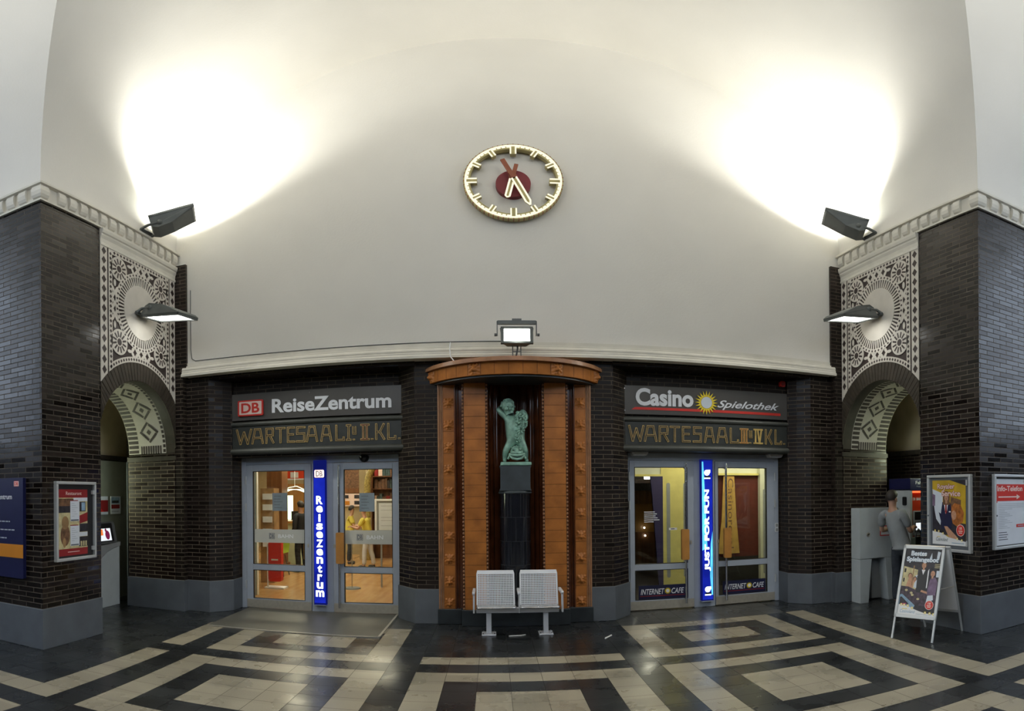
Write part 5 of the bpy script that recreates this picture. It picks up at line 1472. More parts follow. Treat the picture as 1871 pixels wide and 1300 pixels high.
# ------------------------------------------------------------------ ticket machine
t = thing('ticket_machine', 'red and white ticket machine with blue top in the right alcove', 'ticket machine', (6.23, 7.62, 0))
f = BACK(7.40)
m = MB('machine_red'); m.fbox(f, 5.985, .08, 6.50, 1.80, -.50, 0); obj('body', m, t, bevel=.004)
m = MB('machine_white'); m.fbox(f, 5.935, .03, 5.985, 1.83, -.52, .035); obj('side_wing', m, t, bevel=.008)
m = MB('blue_sign'); m.fbox(f, 5.935, 1.80, 6.52, 2.0, -.52, .04); hd = obj('header', m, t, bevel=.006)
m = MB('white_letter'); m.text(f, 'Fahrkarten', 6.05, 1.905, .42, .055, .002, .0405, bold=.006); m.mt('ink_pale'); m.text(f, 'Tickets, Billets', 6.06, 1.855, .36, .025, .001, .0405); obj('lettering', m, hd)
m = MB('red_glow'); m.fbox(f, 6.0, 1.765, 6.49, 1.795, .002, .03); obj('light_strip', m, t)
m = MB('machine_white'); m.fbox(f, 6.015, 1.06, 6.36, 1.47, 0, .03); fp = obj('front_panel', m, t, bevel=.004)
m = MB('black'); m.fbox(f, 6.035, 1.32, 6.35, 1.45, .03, .034); m.mt('grey_dark'); m.fbox(f, 6.035, 1.12, 6.35, 1.29, .03, .036); obj('slot_panel', m, fp)
m = MB('screen_white'); m.fbox(f, 6.055, 1.15, 6.22, 1.27, .036, .039); obj('screen', m, fp)
m = MB('white_letter'); m.text(f, 'DB', 6.02, 1.64, .055, .045, .001, .0005, bold=.02); m.text(f, 'BAHN', 6.10, 1.64, .12, .045, .001, .0005, bold=.04); obj('logo', m, t)
m = MB('black'); m.rbox(LEFT(5.935), 7.45, 1.56, 7.53, 1.70, -.03, 0, .02); obj('card_reader', m, t)
m = MB('grey_dark'); m.fbox(f, 5.96, 0, 6.5, .08, -.48, -.02); obj('plinth', m, t)

# ------------------------------------------------------------------ people
def person(name, label, loc, yaw, H, cols, pose, group=None, detail=True, hand_detail=True):
    """a standing figure: local x forward, y left, z up; returns the thing"""
    s = H / 1.78
    t = thing(name, label, 'person', loc, group)
    M = Matrix.Translation(V(loc)) @ Matrix.Rotation(yaw, 4, 'Z') @ Matrix.Scale(s, 4)
    P = dict(pose)
    def nd(keys, extra=0.0, scale=1.0):
        return {k: (P[k][0], tuple((x * scale + extra) for x in (P[k][1] if isinstance(P[k][1], tuple) else (P[k][1], P[k][1])))) for k in keys}
    legs = [(a + e, b + e) for e in 'LR' for a, b in (('hip', 'knee'), ('knee', 'calf'), ('calf', 'ankle'), ('ankle', 'toe'))]
    arms = [(a + e, b + e) for e in 'LR' for a, b in (('shoulder', 'elbow'), ('elbow', 'fore'), ('fore', 'wrist'), ('wrist', 'palm'))]
    trunk = [('pelvis', 'waist'), ('waist', 'chest'), ('chest', 'collar'), ('collar', 'neck'), ('neck', 'head0'), ('head0', 'head1'), ('head1', 'head2')]
    link = [('pelvis', 'hipL'), ('pelvis', 'hipR'), ('collar', 'shoulderL'), ('collar', 'shoulderR')]
    allk = list(P)
    nb = nd(allk)
    for k in ('pelvis', 'waist', 'chest', 'collar', 'hipL', 'hipR', 'shoulderL', 'shoulderR', 'kneeL', 'kneeR', 'calfL', 'calfR'): nb[k] = (nb[k][0], tuple(x * (.62 if k[:4] in ('shou', 'coll') else .78) for x in nb[k][1]))
    m = put(MB(cols['skin']), skin_mesh(nb, legs + arms + trunk + link, 'pelvis'), M)
    hd, fw = V(P['head1'][0]), V(P['face']) if 'face' in P else V((1, 0, 0))
    fw = V(cols.get('face', (1, 0, 0))).normalized(); lt = V((0, 0, 1)).cross(fw).normalized(); up = fw.cross(lt)
    def hp(a, b, c): return tuple(M @ (hd + fw * a + lt * b + up * c))
    if detail:
        m.tube([hp(.088, 0, .02), hp(.112, 0, -.025), hp(.092, 0, -.035)], [.010 * s, .017 * s, .012 * s], 6)
        for e in (-1, 1):
            m.ball(hp(-.005, e * .078, -.01), .026 * s, 8, 6, sx=.8, sy=.45, sz=1.2)
            m.mt('white'); m.ball(hp(.084, e * .032, .012), .012 * s, 8, 5); m.mt('ink'); m.ball(hp(.093, e * .032, .012), .006 * s, 6, 4); m.mt(cols['skin'])
        m.mt('red_dark'); m.ball(hp(.086, 0, -.065), .016 * s, 8, 5, sz=.4); m.mt(cols['skin'])
    if hand_detail:
        for e in 'LR':
            w, p = V(P['wrist' + e][0]), V(P['palm' + e][0]); d = (p - w).normalized()
            sd = V((0, 0, 1)).cross(d); sd = sd.normalized() if sd.length > .1 else V((1, 0, 0)); dn = d.cross(sd) * (1 if d.cross(sd).z < 0 else -1)
            for k, L in enumerate((.062, .074, .07, .052)):
                b0 = p + sd * (.027 - .018 * k); 
                pts = [b0, b0 + d * L * .45 + dn * .006, b0 + d * L * .75 + dn * .022, b0 + d * L * .85 + dn * .042]
                m.tube([M @ q for q in pts], [.0085 * s, .008 * s, .0075 * s, .006 * s], 6)
            ths = 1 if e == 'R' else -1
            b0 = w + d * .03 + sd * .03 * 1; m.tube([M @ q for q in (b0, b0 + d * .03 + sd * .03 + dn * .01, b0 + d * .06 + sd * .032 + dn * .025)], [.011 * s, .009 * s, .007 * s], 6)
    obj('body', m, t)
    # clothes over the same joints
    tk = ['pelvis', 'waist', 'chest', 'collar']
    n2 = nd(tk + ['shoulderL', 'shoulderR', 'elbowL', 'elbowR'], .016)
    for e in 'LR': n2['shoulder' + e] = (n2['shoulder' + e][0], (.074, .074))
    n2['collar'] = (n2['collar'][0], (.10, .125))
    n2['sleeveL'] = (tuple(V(P['shoulderL'][0]).lerp(V(P['elbowL'][0]), .75)), (.066, .066)); n2['sleeveR'] = (tuple(V(P['shoulderR'][0]).lerp(V(P['elbowR'][0]), .75)), (.066, .066))
    ed = [('pelvis', 'waist'), ('waist', 'chest'), ('chest', 'collar'), ('collar', 'shoulderL'), ('collar', 'shoulderR'), ('shoulderL', 'sleeveL'), ('shoulderR', 'sleeveR')]
    if cols.get('long'):
        for e in 'LR':
            n2['fore' + e] = (P['fore' + e][0], (.055, .055)); n2['wrist' + e] = (P['wrist' + e][0], (.045, .045)); ed += [('sleeve' + e, 'elbow' + e), ('elbow' + e, 'fore' + e), ('fore' + e, 'wrist' + e)]
        if cols.get('coat'):
            n2['tail'] = (tuple(V(P['pelvis'][0]) + V((0, 0, -.16))), (.17, .19)); ed.append(('pelvis', 'tail'))
    else:
        del n2['elbowL'], n2['elbowR']
    n2['hem'] = (tuple(V(P['pelvis'][0]) + V((0, 0, -.07))), (.165, .20)); ed.append(('pelvis', 'hem')) if not cols.get('coat') else n2.pop('hem')
    obj('shirt', put(MB(cols['top']), skin_mesh(n2, ed, 'waist'), M), t)
    n3 = nd(['pelvis', 'waist', 'hipL', 'hipR', 'kneeL', 'kneeR', 'calfL', 'calfR', 'ankleL', 'ankleR'], .016)
    for e in 'LR': n3['ankle' + e] = (n3['ankle' + e][0], (.066, .066))
    wp = V(P['pelvis'][0]).lerp(V(P['waist'][0]), .4); n3['waist'] = (tuple(wp), (.125, .155))
    obj('trousers', put(MB(cols['legs']), skin_mesh(n3, [('waist', 'pelvis'), ('pelvis', 'hipL'), ('pelvis', 'hipR')] + [(a + e, b + e) for e in 'LR' for a, b in (('hip', 'knee'), ('knee', 'calf'), ('calf', 'ankle'))], 'pelvis'), M), t)
    for e in 'LR':
        a, b = V(P['ankle' + e][0]), V(P['toe' + e][0]); d = b - a; d.z = 0; d.normalize()
        h0 = V((a.x, a.y, .05)) - d * .05
        n4 = {'h': (tuple(h0), (.045, .05)), 'm': (tuple(h0 + d * .12), (.046, .05)), 't': (tuple(h0 + d * .24 + V((0, 0, -.015))), (.04, .034))}
        obj('shoe', put(MB(cols.get('shoe', 'shoe')), skin_mesh(n4, [('h', 'm'), ('m', 't')], 'h', 1), M), t)
    hb = MB(cols['hair'])
    c = hd + V((0, 0, .0))
    hb.smooth = True
    def hair(u, v):
        a = 2 * pi * u; b = pi * (.62 - .10 * cos(a)) * v
        d = fw * (cos(a) * sin(b)) + lt * (sin(a) * sin(b)) + up * cos(b)
        front = max(0, cos(a)); 
        if front > 0 and b > .95: d = (fw * (cos(a) * sin(.95)) + lt * (sin(a) * sin(.95)) + up * cos(.95)).lerp(d, 1 - front ** .5).normalized()
        r = .100 + .006 * sin(13 * a) * sin(7 * b)
        p = c + V((0, 0, .02)) + (fw * d.dot(fw) * 1.08 + lt * d.dot(lt) * .86 + up * d.dot(up) * 1.12) * r - fw * .008
        return M @ p
    hb.grid(hair, 28, 10)
    obj('hair', hb, t)
    return t, M
def stand(lean=(0, 0), arms='down', face=(1, 0, 0), foot=0.0):
    lx, ly = lean
    P = {'pelvis': ((0, 0, .93), (.125, .15)), 'waist': ((lx * .3, ly * .3, 1.10), (.105, .135)), 'chest': ((lx * .7, ly * .7, 1.28), (.12, .155)), 'collar': ((lx * .95, ly * .95, 1.44), (.085, .11)),
         'neck': ((lx * 1.05 + .01, ly * 1.05, 1.52), (.052, .052)), 'head0': ((lx * 1.1 + .03, ly * 1.1, 1.60), (.07, .065)), 'head1': ((lx * 1.12 + .03, ly * 1.12, 1.665), (.088, .075)), 'head2': ((lx * 1.12 + .02, ly * 1.12, 1.725), (.07, .06))}
    for e, k in (('L', 1), ('R', -1)):
        P['hip' + e] = ((0, k * .095, .86), .088); P['knee' + e] = ((.02 + foot * k * .5, k * .11, .48), .058); P['calf' + e] = ((-.01 + foot * k * .8, k * .112, .34), .056); P['ankle' + e] = ((-.02 + foot * k, k * .115, .08), .038); P['toe' + e] = ((.13 + foot * k, k * .13, .035), .03)
        sh = V((lx * .95, ly * .95 + k * .185, 1.41)); P['shoulder' + e] = (tuple(sh), .055)
        if arms == 'down' or (arms == 'right' and e == 'L'):
            q = [V((-.02, k * .05, -.29)), V((.04, k * .05, -.41)), V((.08, k * .04, -.52)), V((.09, k * .03, -.60))]
        elif arms == 'fwd' or arms == 'right':
            q = [V((.10, k * .06, -.25)), V((.22, k * .03, -.23)), V((.33, k * .0, -.20)), V((.41, -k * .01, -.19))]
        for nme, o_, r in zip(('elbow', 'fore', 'wrist', 'palm'), q, (.041, .04, .027, .028)): P[nme + e] = (tuple(sh + o_), r)
    return P
t, M = person('person', 'man in grey T-shirt and dark jeans standing at the ticket machine', (5.50, 7.05, 0), .45, 1.80,
              {'skin': 'skin', 'top': 'shirt_grey', 'legs': 'jeans', 'hair': 'hair', 'face': (.95, -.25, -.2)}, stand(lean=(-.06, .13), arms='fwd', foot=.04))
b = MB('bag'); b.mt('bag'); bc = M @ V((.10, -.20, .98)); 
b.rbox(F(bc, (M.to_3x3() @ V((1, 0, 0))), (0, 0, 1)), -.13, -.12, .12, .10, -.04, .04, .03)
bag = thing('shoulder_bag', 'dark olive shoulder bag hanging at the hip of the man in grey', 'bag', tuple(bc)); obj('pouch', b, bag, bevel=.01)
b = MB('black'); b.tube([M @ V(p) for p in ((-.02, -.235, 1.07), (-.02, -.245, 1.15), (.05, -.25, 1.2), (.14, -.245, 1.15), (.20, -.235, 1.05))], .012, 6); obj('strap', b, bag)

# ------------------------------------------------------------------ left alcove: panel wall, kiosk, notices, tube lamp
t = thing('partition_panel', 'tall grey-green panel with two red notices at the back of the left alcove', 'panel', (-6.5, 8.2, 0))
m = MB('panel_green_grey'); m.fbox(LEFT(-6.53), 6.9, 0, 8.745, 2.42, .0, .03); m.mt('alu'); m.fbox(LEFT(-6.53), 8.73, 0, 8.76, 2.42, 0, .04); obj('board', m, t)
f = LEFT(-6.5)
for (a, b, lb, full) in ((7.90, 8.16, 'red and white notice on the grey-green panel, nearer the pier', True), (8.235, 8.53, 'white notice with blue photo and red box on the grey-green alcove panel', False)):
    m = MB('paper'); m.fbox(f, a, 1.495, b, 1.805, .001, .004)
    if full: m.mt('red_dark'); m.rect(f, a, 1.54, b, 1.74, .0045); m.mt('red'); m.flat(f, [(a, 1.54), (a + .15, 1.54), (a, 1.64)], .005)
    else:
        m.mt('photo_blue'); m.rect(f, a + .02, 1.68, b - .03, 1.79, .0045); m.mt('photo_dark'); m.rect(f, a + .04, 1.69, b - .06, 1.73, .005); m.mt('red_dark'); m.rect(f, a + .02, 1.59, b - .03, 1.66, .0045); m.mt('ink_pale'); m.rect(f, a + .03, 1.53, b - .06, 1.55, .0045)
    tag(obj('notice', m), lb, 'notice', 'notices in the left alcove')
k = thing('information_kiosk', 'white standing kiosk with a lit touch screen in the left alcove', 'kiosk', (-6.27, 7.6, 0))
f = LEFT(-6.10)
m = MB('machine_white'); m.prism(f, [(7.30, .0), (7.95, .0), (7.95, .98), (7.80, .955), (7.62, .90), (7.46, .80), (7.30, .72)], -.34, 0); obj('cabinet', m, k, bevel=.006)
m = MB('grey'); m.prism(f, [(7.28, .72), (7.46, .81), (7.62, .91), (7.80, .965), (7.97, .99), (7.97, 1.05), (7.28, 1.0)], -.36, .005); obj('collar', m, k)
m = MB('grey_dark'); tf = F(f.p(7.60, 1.20, -.06), (0, 1, 0), (-.22, .10, 1))
m.rbox(tf, -.34, -.17, .30, .19, -.06, .02, .05); hd = obj('screen_housing', m, k)
m = MB('black'); m.rbox(tf, -.31, -.14, .22, .165, .02, .024, .02); obj('bezel', m, hd)
m = MB('screen_white'); m.fbox(tf, -.29, -.12, .155, .08, .024, .026); m.mt('screen_orange'); m.fbox(tf, -.29, -.03, -.05, .07, .026, .0265); m.mt('screen_plum'); m.disc(tf, .06, -.03, .06, .075, .0268, 16); m.disc(tf, .03, .05, .025, .03, .0268, 12)
obj('screen', m, hd)
for sx, nm, y, z0, z1 in ((-1, 'left', 7.42, 1.62, 2.42), (1, 'right', 7.15, 2.10, 2.50)):
    l = thing('tube_lamp', 'slim upright greenish tube lamp on the back wall of the %s alcove' % nm, 'lamp', (sx * 6.5, y, z0), 'tube lamps inside the alcoves')
    m = MB('white'); m.box(sx * 6.47, y - .03, z0 - .03, sx * (6.495 if sx < 0 else 6.545), y + .03, z1 + .03); obj('batten', m, l)
    m = MB('tube_green'); m.tube([(sx * 6.45, y, z0), (sx * 6.45, y, z1)], .014, 8); obj('tube', m, l)

# ------------------------------------------------------------------ litter on the floor
m = MB('litter'); m.fbox(FLOOR.at(-.02, 7.345).rot(.12), -.10, -.008, .06, .008, .001, .012); m.fbox(FLOOR.at(.03, 7.36).rot(.5), 0, -.008, .07, .008, .001, .01)
tag(obj('crumpled_wrapper', m, bevel=.003), 'white crumpled paper strip on the dark floor under the bench', 'litter')
m = MB('litter'); m.tube([(1.03, 7.02, .012), (1.135, 7.17, .012)], .010, 8)
tag(obj('paper_stick', m), 'short white paper stick on the dark floor to the right of the bench', 'litter')

# ------------------------------------------------------------------ travel centre behind the left door
def room(nm, x0, x1, y0, y1, h, fm, wm, bm, cm):
    m = MB(fm); m.box(x0, y0, -.05, x1, y1, .0); struct('floor_' + nm, m)
    m = MB(cm); m.box(x0, y0, h, x1, y1, h + .1); struct('ceiling_' + nm, m)
    m = MB(wm); m.box(x0 - .1, y0, 0, x0, y1, h); m.box(x1, y0, 0, x1 + .1, y1, h); m.mt(bm); m.box(x0 - .1, y1, 0, x1 + .1, y1 + .1, h); struct('wall_' + nm, m)
    m = MB('wall_pale'); m.box(x0 - .1, 8.96, 2.45, x1 + .1, 9.02, h)
    m.box(x0 - .1, 8.96, 0, (-4.3 if nm == 'travel_centre' else 1.6), 9.02, 2.45); m.box((-1.6 if nm == 'travel_centre' else 4.3), 8.96, 0, x1 + .1, 9.02, 2.45)
    struct('wall_front_' + nm, m)
room('travel_centre', -9.0, -.9, 8.785, 19.5, 3.6, 'parquet', 'wall_warm', 'wall_warm', 'wall_pale')
for i, (x, y) in enumerate(((-3.0, 10.6), (-4.6, 13.2), (-3.4, 16.2), (-6.4, 16.4))):
    t = thing('ceiling_lamp', 'square glowing ceiling lamp inside the travel centre', 'lamp', (x, y, 3.58), 'ceiling lamps of the travel centre')
    m = MB('white'); m.box(x - .55, y - .55, 3.56, x + .55, y + .55, 3.60); obj('housing', m, t)
    m = MB('room_lamp'); m.box(x - .5, y - .5, 3.545, x + .5, y + .5, 3.56); obj('diffuser', m, t)
t = thing('glass_partition', 'tall pale blue panel just inside the left door', 'panel', (-4.58, 9.8, 0))
m = MB('photo_blue'); m.box(-4.80, 9.80, .0, -4.44, 9.84, 2.3); obj('panel', m, t)
m = MB('white'); 
for z in (2.0, 1.83, 1.80): m.box(-4.78, 9.795, z, -4.46, 9.80, z + .012)
m.box(-4.44, 9.79, 0, -4.42, 9.85, 2.3); obj('trim', m, t)
t = thing('brochure_rack', 'tall slim wooden brochure rack behind the pale blue panel', 'rack', (-4.95, 11.3, 0))
m = MB('wood_photo'); m.box(-4.98, 11.3, 0, -4.68, 11.6, 1.95); obj('body', m, t)
for z in (.75, 1.0, 1.25, 1.5, 1.72): obj('brochure', MB('paper').box(-4.92, 11.27, z, -4.72, 11.30, z + .12), t)
t = thing('wooden_column', 'dark brown wooden column in the middle of the travel centre', 'column', (-5.33, 13, 0))
m = MB('wood_brown'); m.box(-5.52, 13.0, 0, -5.14, 13.4, 3.56); obj('shaft', m, t); m = MB('wood_brown'); m.box(-5.56, 12.96, 0, -5.10, 13.44, .2); obj('foot', m, t)
t = thing('service_counter', 'white and green service counter with a monitor in the travel centre', 'counter', (-5.5, 15.2, 0))
m = MB('counter_white'); m.box(-5.95, 14.6, 0, -5.15, 15.6, 1.08); obj('body', m, t); m = MB('wood_orange'); m.box(-6.05, 14.5, 1.08, -5.05, 15.7, 1.13); obj('top', m, t)
m = MB('black'); m.box(-5.62, 15.0, 1.14, -5.35, 15.05, 1.38); m.box(-5.5, 15.0, 1.13, -5.46, 15.06, 1.2); obj('monitor', m, t)
m = MB('lamp_green_white'); m.box(-6.12, 15.75, .9, -5.85, 15.8, 1.8); tag(obj('lit_board', m), 'glowing greenish white board behind the service counter', 'display')
t = thing('pendant_lamp', 'wide white wing-shaped pendant lamp over the service counter', 'lamp', (-5.2, 13.9, 1.85))
m = MB('lamp_green_white'); m.smooth = True; m.grid(lambda a, b: (-5.52 + .72 * a, 13.7 + .5 * b, 1.86 + .10 * sin(pi * a) - .02 * sin(pi * b)), 14, 6); obj('shade', m, t)
m = MB('white'); m.tube([(-5.52, 13.95, 1.88), (-5.3, 13.95, 2.0), (-5.1, 13.95, 2.03), (-4.8, 13.95, 1.9)], .012, 6); m.tube([(-5.15, 13.95, 2.02), (-5.15, 13.95, 3.55)], .006, 6); obj('frame', m, t)
m = MB('wood_orange'); m.box(-7.35, 19.38, 0, -6.45, 19.48, 2.2); tag(obj('rear_door', m), 'light orange wooden door at the far end of the travel centre', 'door')
t = thing('hanging_banner', 'orange-red hanging banner high up in the travel centre', 'banner', (-5.9, 15.9, 2.3))
m = MB('orange'); m.mt('machine_red'); m.box(-6.05, 15.9, 2.28, -5.35, 15.93, 2.9); obj('cloth', m, t)
m = MB('paper'); m.box(-5.95, 15.88, 2.3, -5.72, 15.9, 2.46); m.box(-6.15, 15.87, 2.24, -5.4, 15.9, 2.28); obj('lettering', m, t)
t = thing('bar_chair', 'yellow-green shell chair on thin metal legs in the travel centre', 'chair', (-5.0, 12.4, 0))
m = MB('green_plastic'); m.smooth = True; m.grid(lambda a, b: (-5.25 + .45 * a, 12.2 + .45 * b, .48 + (.42 * max(0, b - .7) / .3) + .05 * (2 * a - 1) ** 2), 10, 10); obj('shell', m, t)
for dx in (0, 1):
    for dy in (0, 1):
        m = MB('grey_dark'); m.tube([(-5.15 + .25 * dx, 12.3 + .22 * dy, .47), (-5.23 + .41 * dx, 12.23 + .36 * dy, 0)], .012, 6); obj('leg', m, t)
t = thing('red_display_stand', 'red upright display stand on the parquet inside the left door', 'display stand', (-4.4, 10.6, 0))
m = MB('red'); m.rbox(BACK(10.6), -4.53, .14, -4.27, .92, -.12, 0, .04); obj('panel', m, t); m = MB('white'); m.box(-4.60, 10.55, 0, -4.2, 10.8, .03); m.box(-4.56, 10.6, .03, -4.54, 10.63, .92); obj('base', m, t)
m = MB('white'); m.rect(BACK(10.598), -4.47, .55, -4.33, .58, .003); obj('lettering', m, t)
t = thing('barrier_post', 'thin barrier post with round black foot inside the left door', 'post', (-2.98, 11.0, 0))
m = MB('chrome'); m.tube([(-2.98, 11, .02), (-2.98, 11, 1.1)], .012, 8); m.ball((-2.98, 11, 1.1), .02, 8, 6); obj('pole', m, t)
m = MB('grey_dark'); m.cyl(FLOOR, -2.98, 11, .17, 0, .02, 24, .15); obj('foot', m, t)
t = thing('notice_board', 'grey notice board in a pale frame inside the left door', 'notice board', (-2.2, 11.2, 0))
f = BACK(11.2)
m = MB('paper'); m.mt('grey'); m.fbox(f, -2.53, 1.08, -1.85, 1.68, -.03, -.0); m.mt('paper'); m.fbox(f, -2.49, 1.12, -1.9, 1.64, 0, .004); m.mt('ink_pale')
for z in (1.58, 1.50, 1.36, 1.30, 1.20): m.fbox(f, -2.45, z, -1.95, z + .01, .004, .005)
obj('board', m, t)
m = MB('white'); 
for p in ((-2.57, 1.05, -2.53, 1.72), (-1.85, 1.05, -1.81, 1.72), (-2.53, 1.68, -1.85, 1.72), (-2.53, 1.05, -1.85, 1.08)): m.fbox(f, *p, -.04, .012)
obj('frame', m, t)
for x in (-2.45, -1.95): m = MB('grey'); m.fbox(f, x - .015, 0, x + .015, 1.05, -.05, -.02); obj('leg', m, t)
m = MB('grey_dark'); m.fbox(f, -2.5, .98, -1.88, 1.0, -.04, 0); m.fbox(f, -2.5, .92, -1.88, .94, -.04, 0); obj('rail', m, t)
t = thing('doorway_arch', 'gilt twisted arch moulding round a dark doorway in the travel centre', 'arch', (-3.4, 16.0, 0))
pts = [(-3.75, 16.0, 0), (-3.75, 16.0, 2.1)] + [(-2.5 - 1.25 * cos(pi * k / 16), 16.0, 2.1 + .9 * sin(pi * k / 16)) for k in range(1, 16)] + [(-1.25, 16.0, 2.1), (-1.25, 16.0, 0)]
m = MB('rope_gold'); m.tube(pts, .09, 10); obj('moulding', m, t); m = MB('wall_warm'); m.box(-4.0, 16.08, 0, -3.8, 16.2, 3.55); obj('jamb', m, t)
t = thing('bookshelf', 'dark bookshelf with red and white spines in the travel centre', 'shelf', (-2.6, 16.6, 0))
m = MB('wood_brown'); m.box(-3.7, 16.6, 0, -1.3, 16.65, 3.2); m.box(-3.7, 16.3, 0, -3.66, 16.6, 3.2)
for z in (.6, 1.1, 1.55, 1.95, 2.3, 2.7): m.box(-3.7, 16.3, z, -1.3, 16.6, z + .03)
obj('carcass', m, t)
m = MB('red_dark'); rb = random.Random(5)
for z in (1.13, 1.58, 1.98, 2.33):
    x = -3.62
    while x < -1.4:
        wd = rb.uniform(.05, .12); m.mt(rb.choice(['red_dark', 'photo_dark', 'photo_brown', 'pink_white', 'photo_teal'])); m.box(x, 16.36, z, x + wd - .008, 16.58, z + rb.uniform(.16, .28)); x += wd
o = obj('book_row', m, t); o['kind'] = 'stuff'
t = thing('mural', 'large faded brown mural on the far wall of the travel centre', 'picture', (-4.5, 17.4, 2))
m = MB('photo_brown'); m.mt('wall_warm'); m.box(-5.2, 17.45, 0, -3.75, 17.55, 3.55); m.mt('photo_brown'); m.box(-5.1, 17.43, 2.0, -3.8, 17.45, 3.2); obj('picture', m, t)
m = MB('wood_brown'); m.box(-5.15, 17.40, 1.86, -3.75, 17.46, 2.0); obj('frame', m, t)
t = thing('poster_grid', 'four pale orange small posters in a grid under the mural', 'poster', (-4.6, 17.38, 1.5))
m = MB('pink_white'); m.box(-4.95, 17.38, 1.46, -4.2, 17.40, 1.84); obj('sheet', m, t)
m = MB('orange'); m.mt('photo_dark'); 
for a, b in ((-4.8, 1.70), (-4.45, 1.70), (-4.45, 1.52)): m.box(a, 17.37, b, a + .17, 17.38, b + .1)
m.mt('orange'); m.box(-4.85, 17.37, 1.50, -4.6, 17.38, 1.62); obj('picture', m, t)
person('person', 'person in dark suit standing by the service counter in the travel centre', (-4.72, 13.15, 0), 2.6, 1.66, {'skin': 'skin', 'top': 'suit', 'legs': 'suit', 'hair': 'hair', 'long': True, 'coat': True, 'face': (1, 0, -.1)}, stand(arms='down'), detail=False)
person('person', 'person in yellow shirt seen from the side, the one further left behind the glass door', (-4.02, 15.0, 0), .2, 1.52, {'skin': 'skin', 'top': 'shirt_yellow', 'legs': 'jeans', 'hair': 'hair', 'face': (1, 0, -.2)}, stand(arms='fwd', lean=(.05, 0)), 'people in yellow shirts', detail=False)
person('person', 'person in yellow shirt and white trousers beside the notice board behind the glass door', (-3.35, 14.2, 0), 2.9, 1.50, {'skin': 'skin', 'top': 'shirt_yellow', 'legs': 'trousers_white', 'hair': 'hair', 'face': (1, 0, -.4)}, stand(arms='fwd', lean=(.10, 0), foot=.10), 'people in yellow shirts', detail=False)

# ------------------------------------------------------------------ casino foyer behind the right door
room('casino', .9, 7.5, 8.785, 15.0, 3.3, 'floor_dark', 'wall_dark', 'wall_dark', 'wall_pale')
for x, y in ((3.3, 9.7), (4.9, 9.8)):
    t = thing('ceiling_lamp', 'square ceiling lamp inside the casino foyer', 'lamp', (x, y, 3.28), 'ceiling lamps of the casino foyer')
    m = MB('white'); m.box(x - .34, y - .34, 3.27, x + .34, y + .34, 3.30); obj('housing', m, t); m = MB('room_lamp_soft'); m.box(x - .3, y - .3, 3.255, x + .3, y + .3, 3.27); obj('diffuser', m, t)
m = MB('wall_yellow'); m.box(2.78, 10.6, 0, 4.0, 10.8, 3.25); m.mt('wall_pale'); m.box(1.75, 10.62, 2.12, 2.78, 10.8, 3.25); m.mt('wall_yellow'); m.box(1.75, 10.6, 2.10, 2.78, 10.8, 2.14)
m.mt('grey')
for x in (2.92, 3.25): m.rbox(BACK(10.6), x - .035, .2, x + .035, 1.98, -.01, .004, .03)
struct('wall_casino_yellow', m)
t = thing('curtain', 'narrow dark purple curtain beside the yellow wall in the casino foyer', 'curtain', (2.7, 10.55, 0))
m = MB('purple'); m.prism(BACK(10.55), [(2.72, 0), (2.80, 0), (2.80, 2.1), (2.56, 2.1), (2.60, 1.7)], -.05, 0); obj('cloth', m, t)
t = thing('wall_lamp', 'bright quarter-round wall lamp at the upper left of the casino foyer', 'lamp', (3.1, 13.5, 2.2))
m = MB('room_lamp_soft'); m.prism(BACK(13.5), [(3.22, 2.12)] + [(3.22 + .30 * cos(a), 2.12 + .33 * sin(a)) for a in [pi / 2 * k / 8 for k in range(9)]], -.04, 0); obj('shade', m, t)
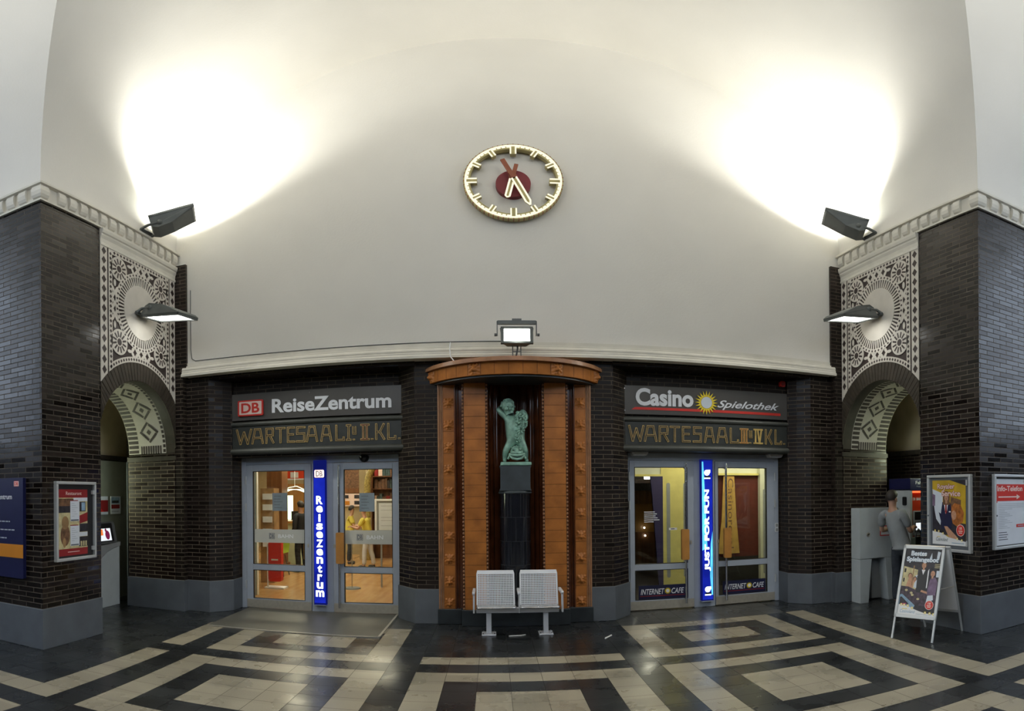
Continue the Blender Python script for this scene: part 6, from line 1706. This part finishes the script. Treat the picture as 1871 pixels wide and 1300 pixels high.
m = MB('white'); m.box(3.0, 13.46, 2.1, 3.55, 13.5, 2.12); obj('bracket', m, t)
t = thing('bar_counter', 'orange-brown bar front with small spot lights deep in the casino', 'counter', (3.2, 13.2, .4))
m = MB('wood_orange'); m.box(2.7, 13.2, .9, 3.5, 13.3, 1.55); m.mt('wood_brown'); m.box(2.7, 13.15, .0, 3.6, 13.3, .9); obj('front', m, t)
m = MB('photo_dark'); m.box(2.6, 13.1, 1.85, 3.8, 13.2, 2.02); m.mt('wood_brown'); m.box(2.6, 13.15, 1.55, 3.8, 13.2, 1.85); obj('canopy', m, t)
for p in ((3.36, 13.05, 1.95), (3.1, 13.1, 1.0), (3.12, 13.1, .82)): obj('spot_light', MB('spot_white').ball(p, .022, 8, 6), t)
m = MB('wall_red'); m.mt('wall_red'); m.box(4.0, 10.5, .55, 4.72, 10.56, 2.12); m.box(3.86, 10.52, 0.55, 4.0, 10.56, 2.12); m.mt('wall_pale'); m.box(3.8, 10.5, 2.12, 4.72, 10.8, 3.25); m.box(4.72, 10.4, 0, 5.6, 10.8, 3.25); m.mt('grey'); m.rbox(BACK(10.4), 4.78, .2, 4.83, 1.85, -.01, .004, .02)
m.mt('floor_dark'); m.box(3.86, 10.5, 0, 4.72, 10.56, .55)
struct('wall_casino_red', m)
m = MB('wall_yellow'); m.box(3.5, 10.45, 2.12, 4.8, 10.5, 2.16); m.mt('black')
for k in range(4): m.box(3.55 + k * .06, 9.9, 2.23, 3.59 + k * .06, 9.95, 2.3)
struct('trim_casino', m)
t = thing('casino_banner', 'tapering gold banner with dark vertical lettering Casino royal behind the right glass door', 'banner', (4.1, 10.46, .6))
f = BACK(10.46)
m = MB('banner_gold'); m.prism(f, [(3.86, .62), (4.30, .62), (4.24, 1.3), (4.20, 2.1), (3.98, 2.1), (3.94, 1.3)], -.02, 0); obj('cloth', m, t)
m = MB('photo_brown'); g3 = f.at(4.03, 2.06).rot(-pi / 2); m.text(g3, 'Casinoroyal', 0, 0.0, 1.34, .15, .003, .001, bold=-.004); obj('lettering', m, t)
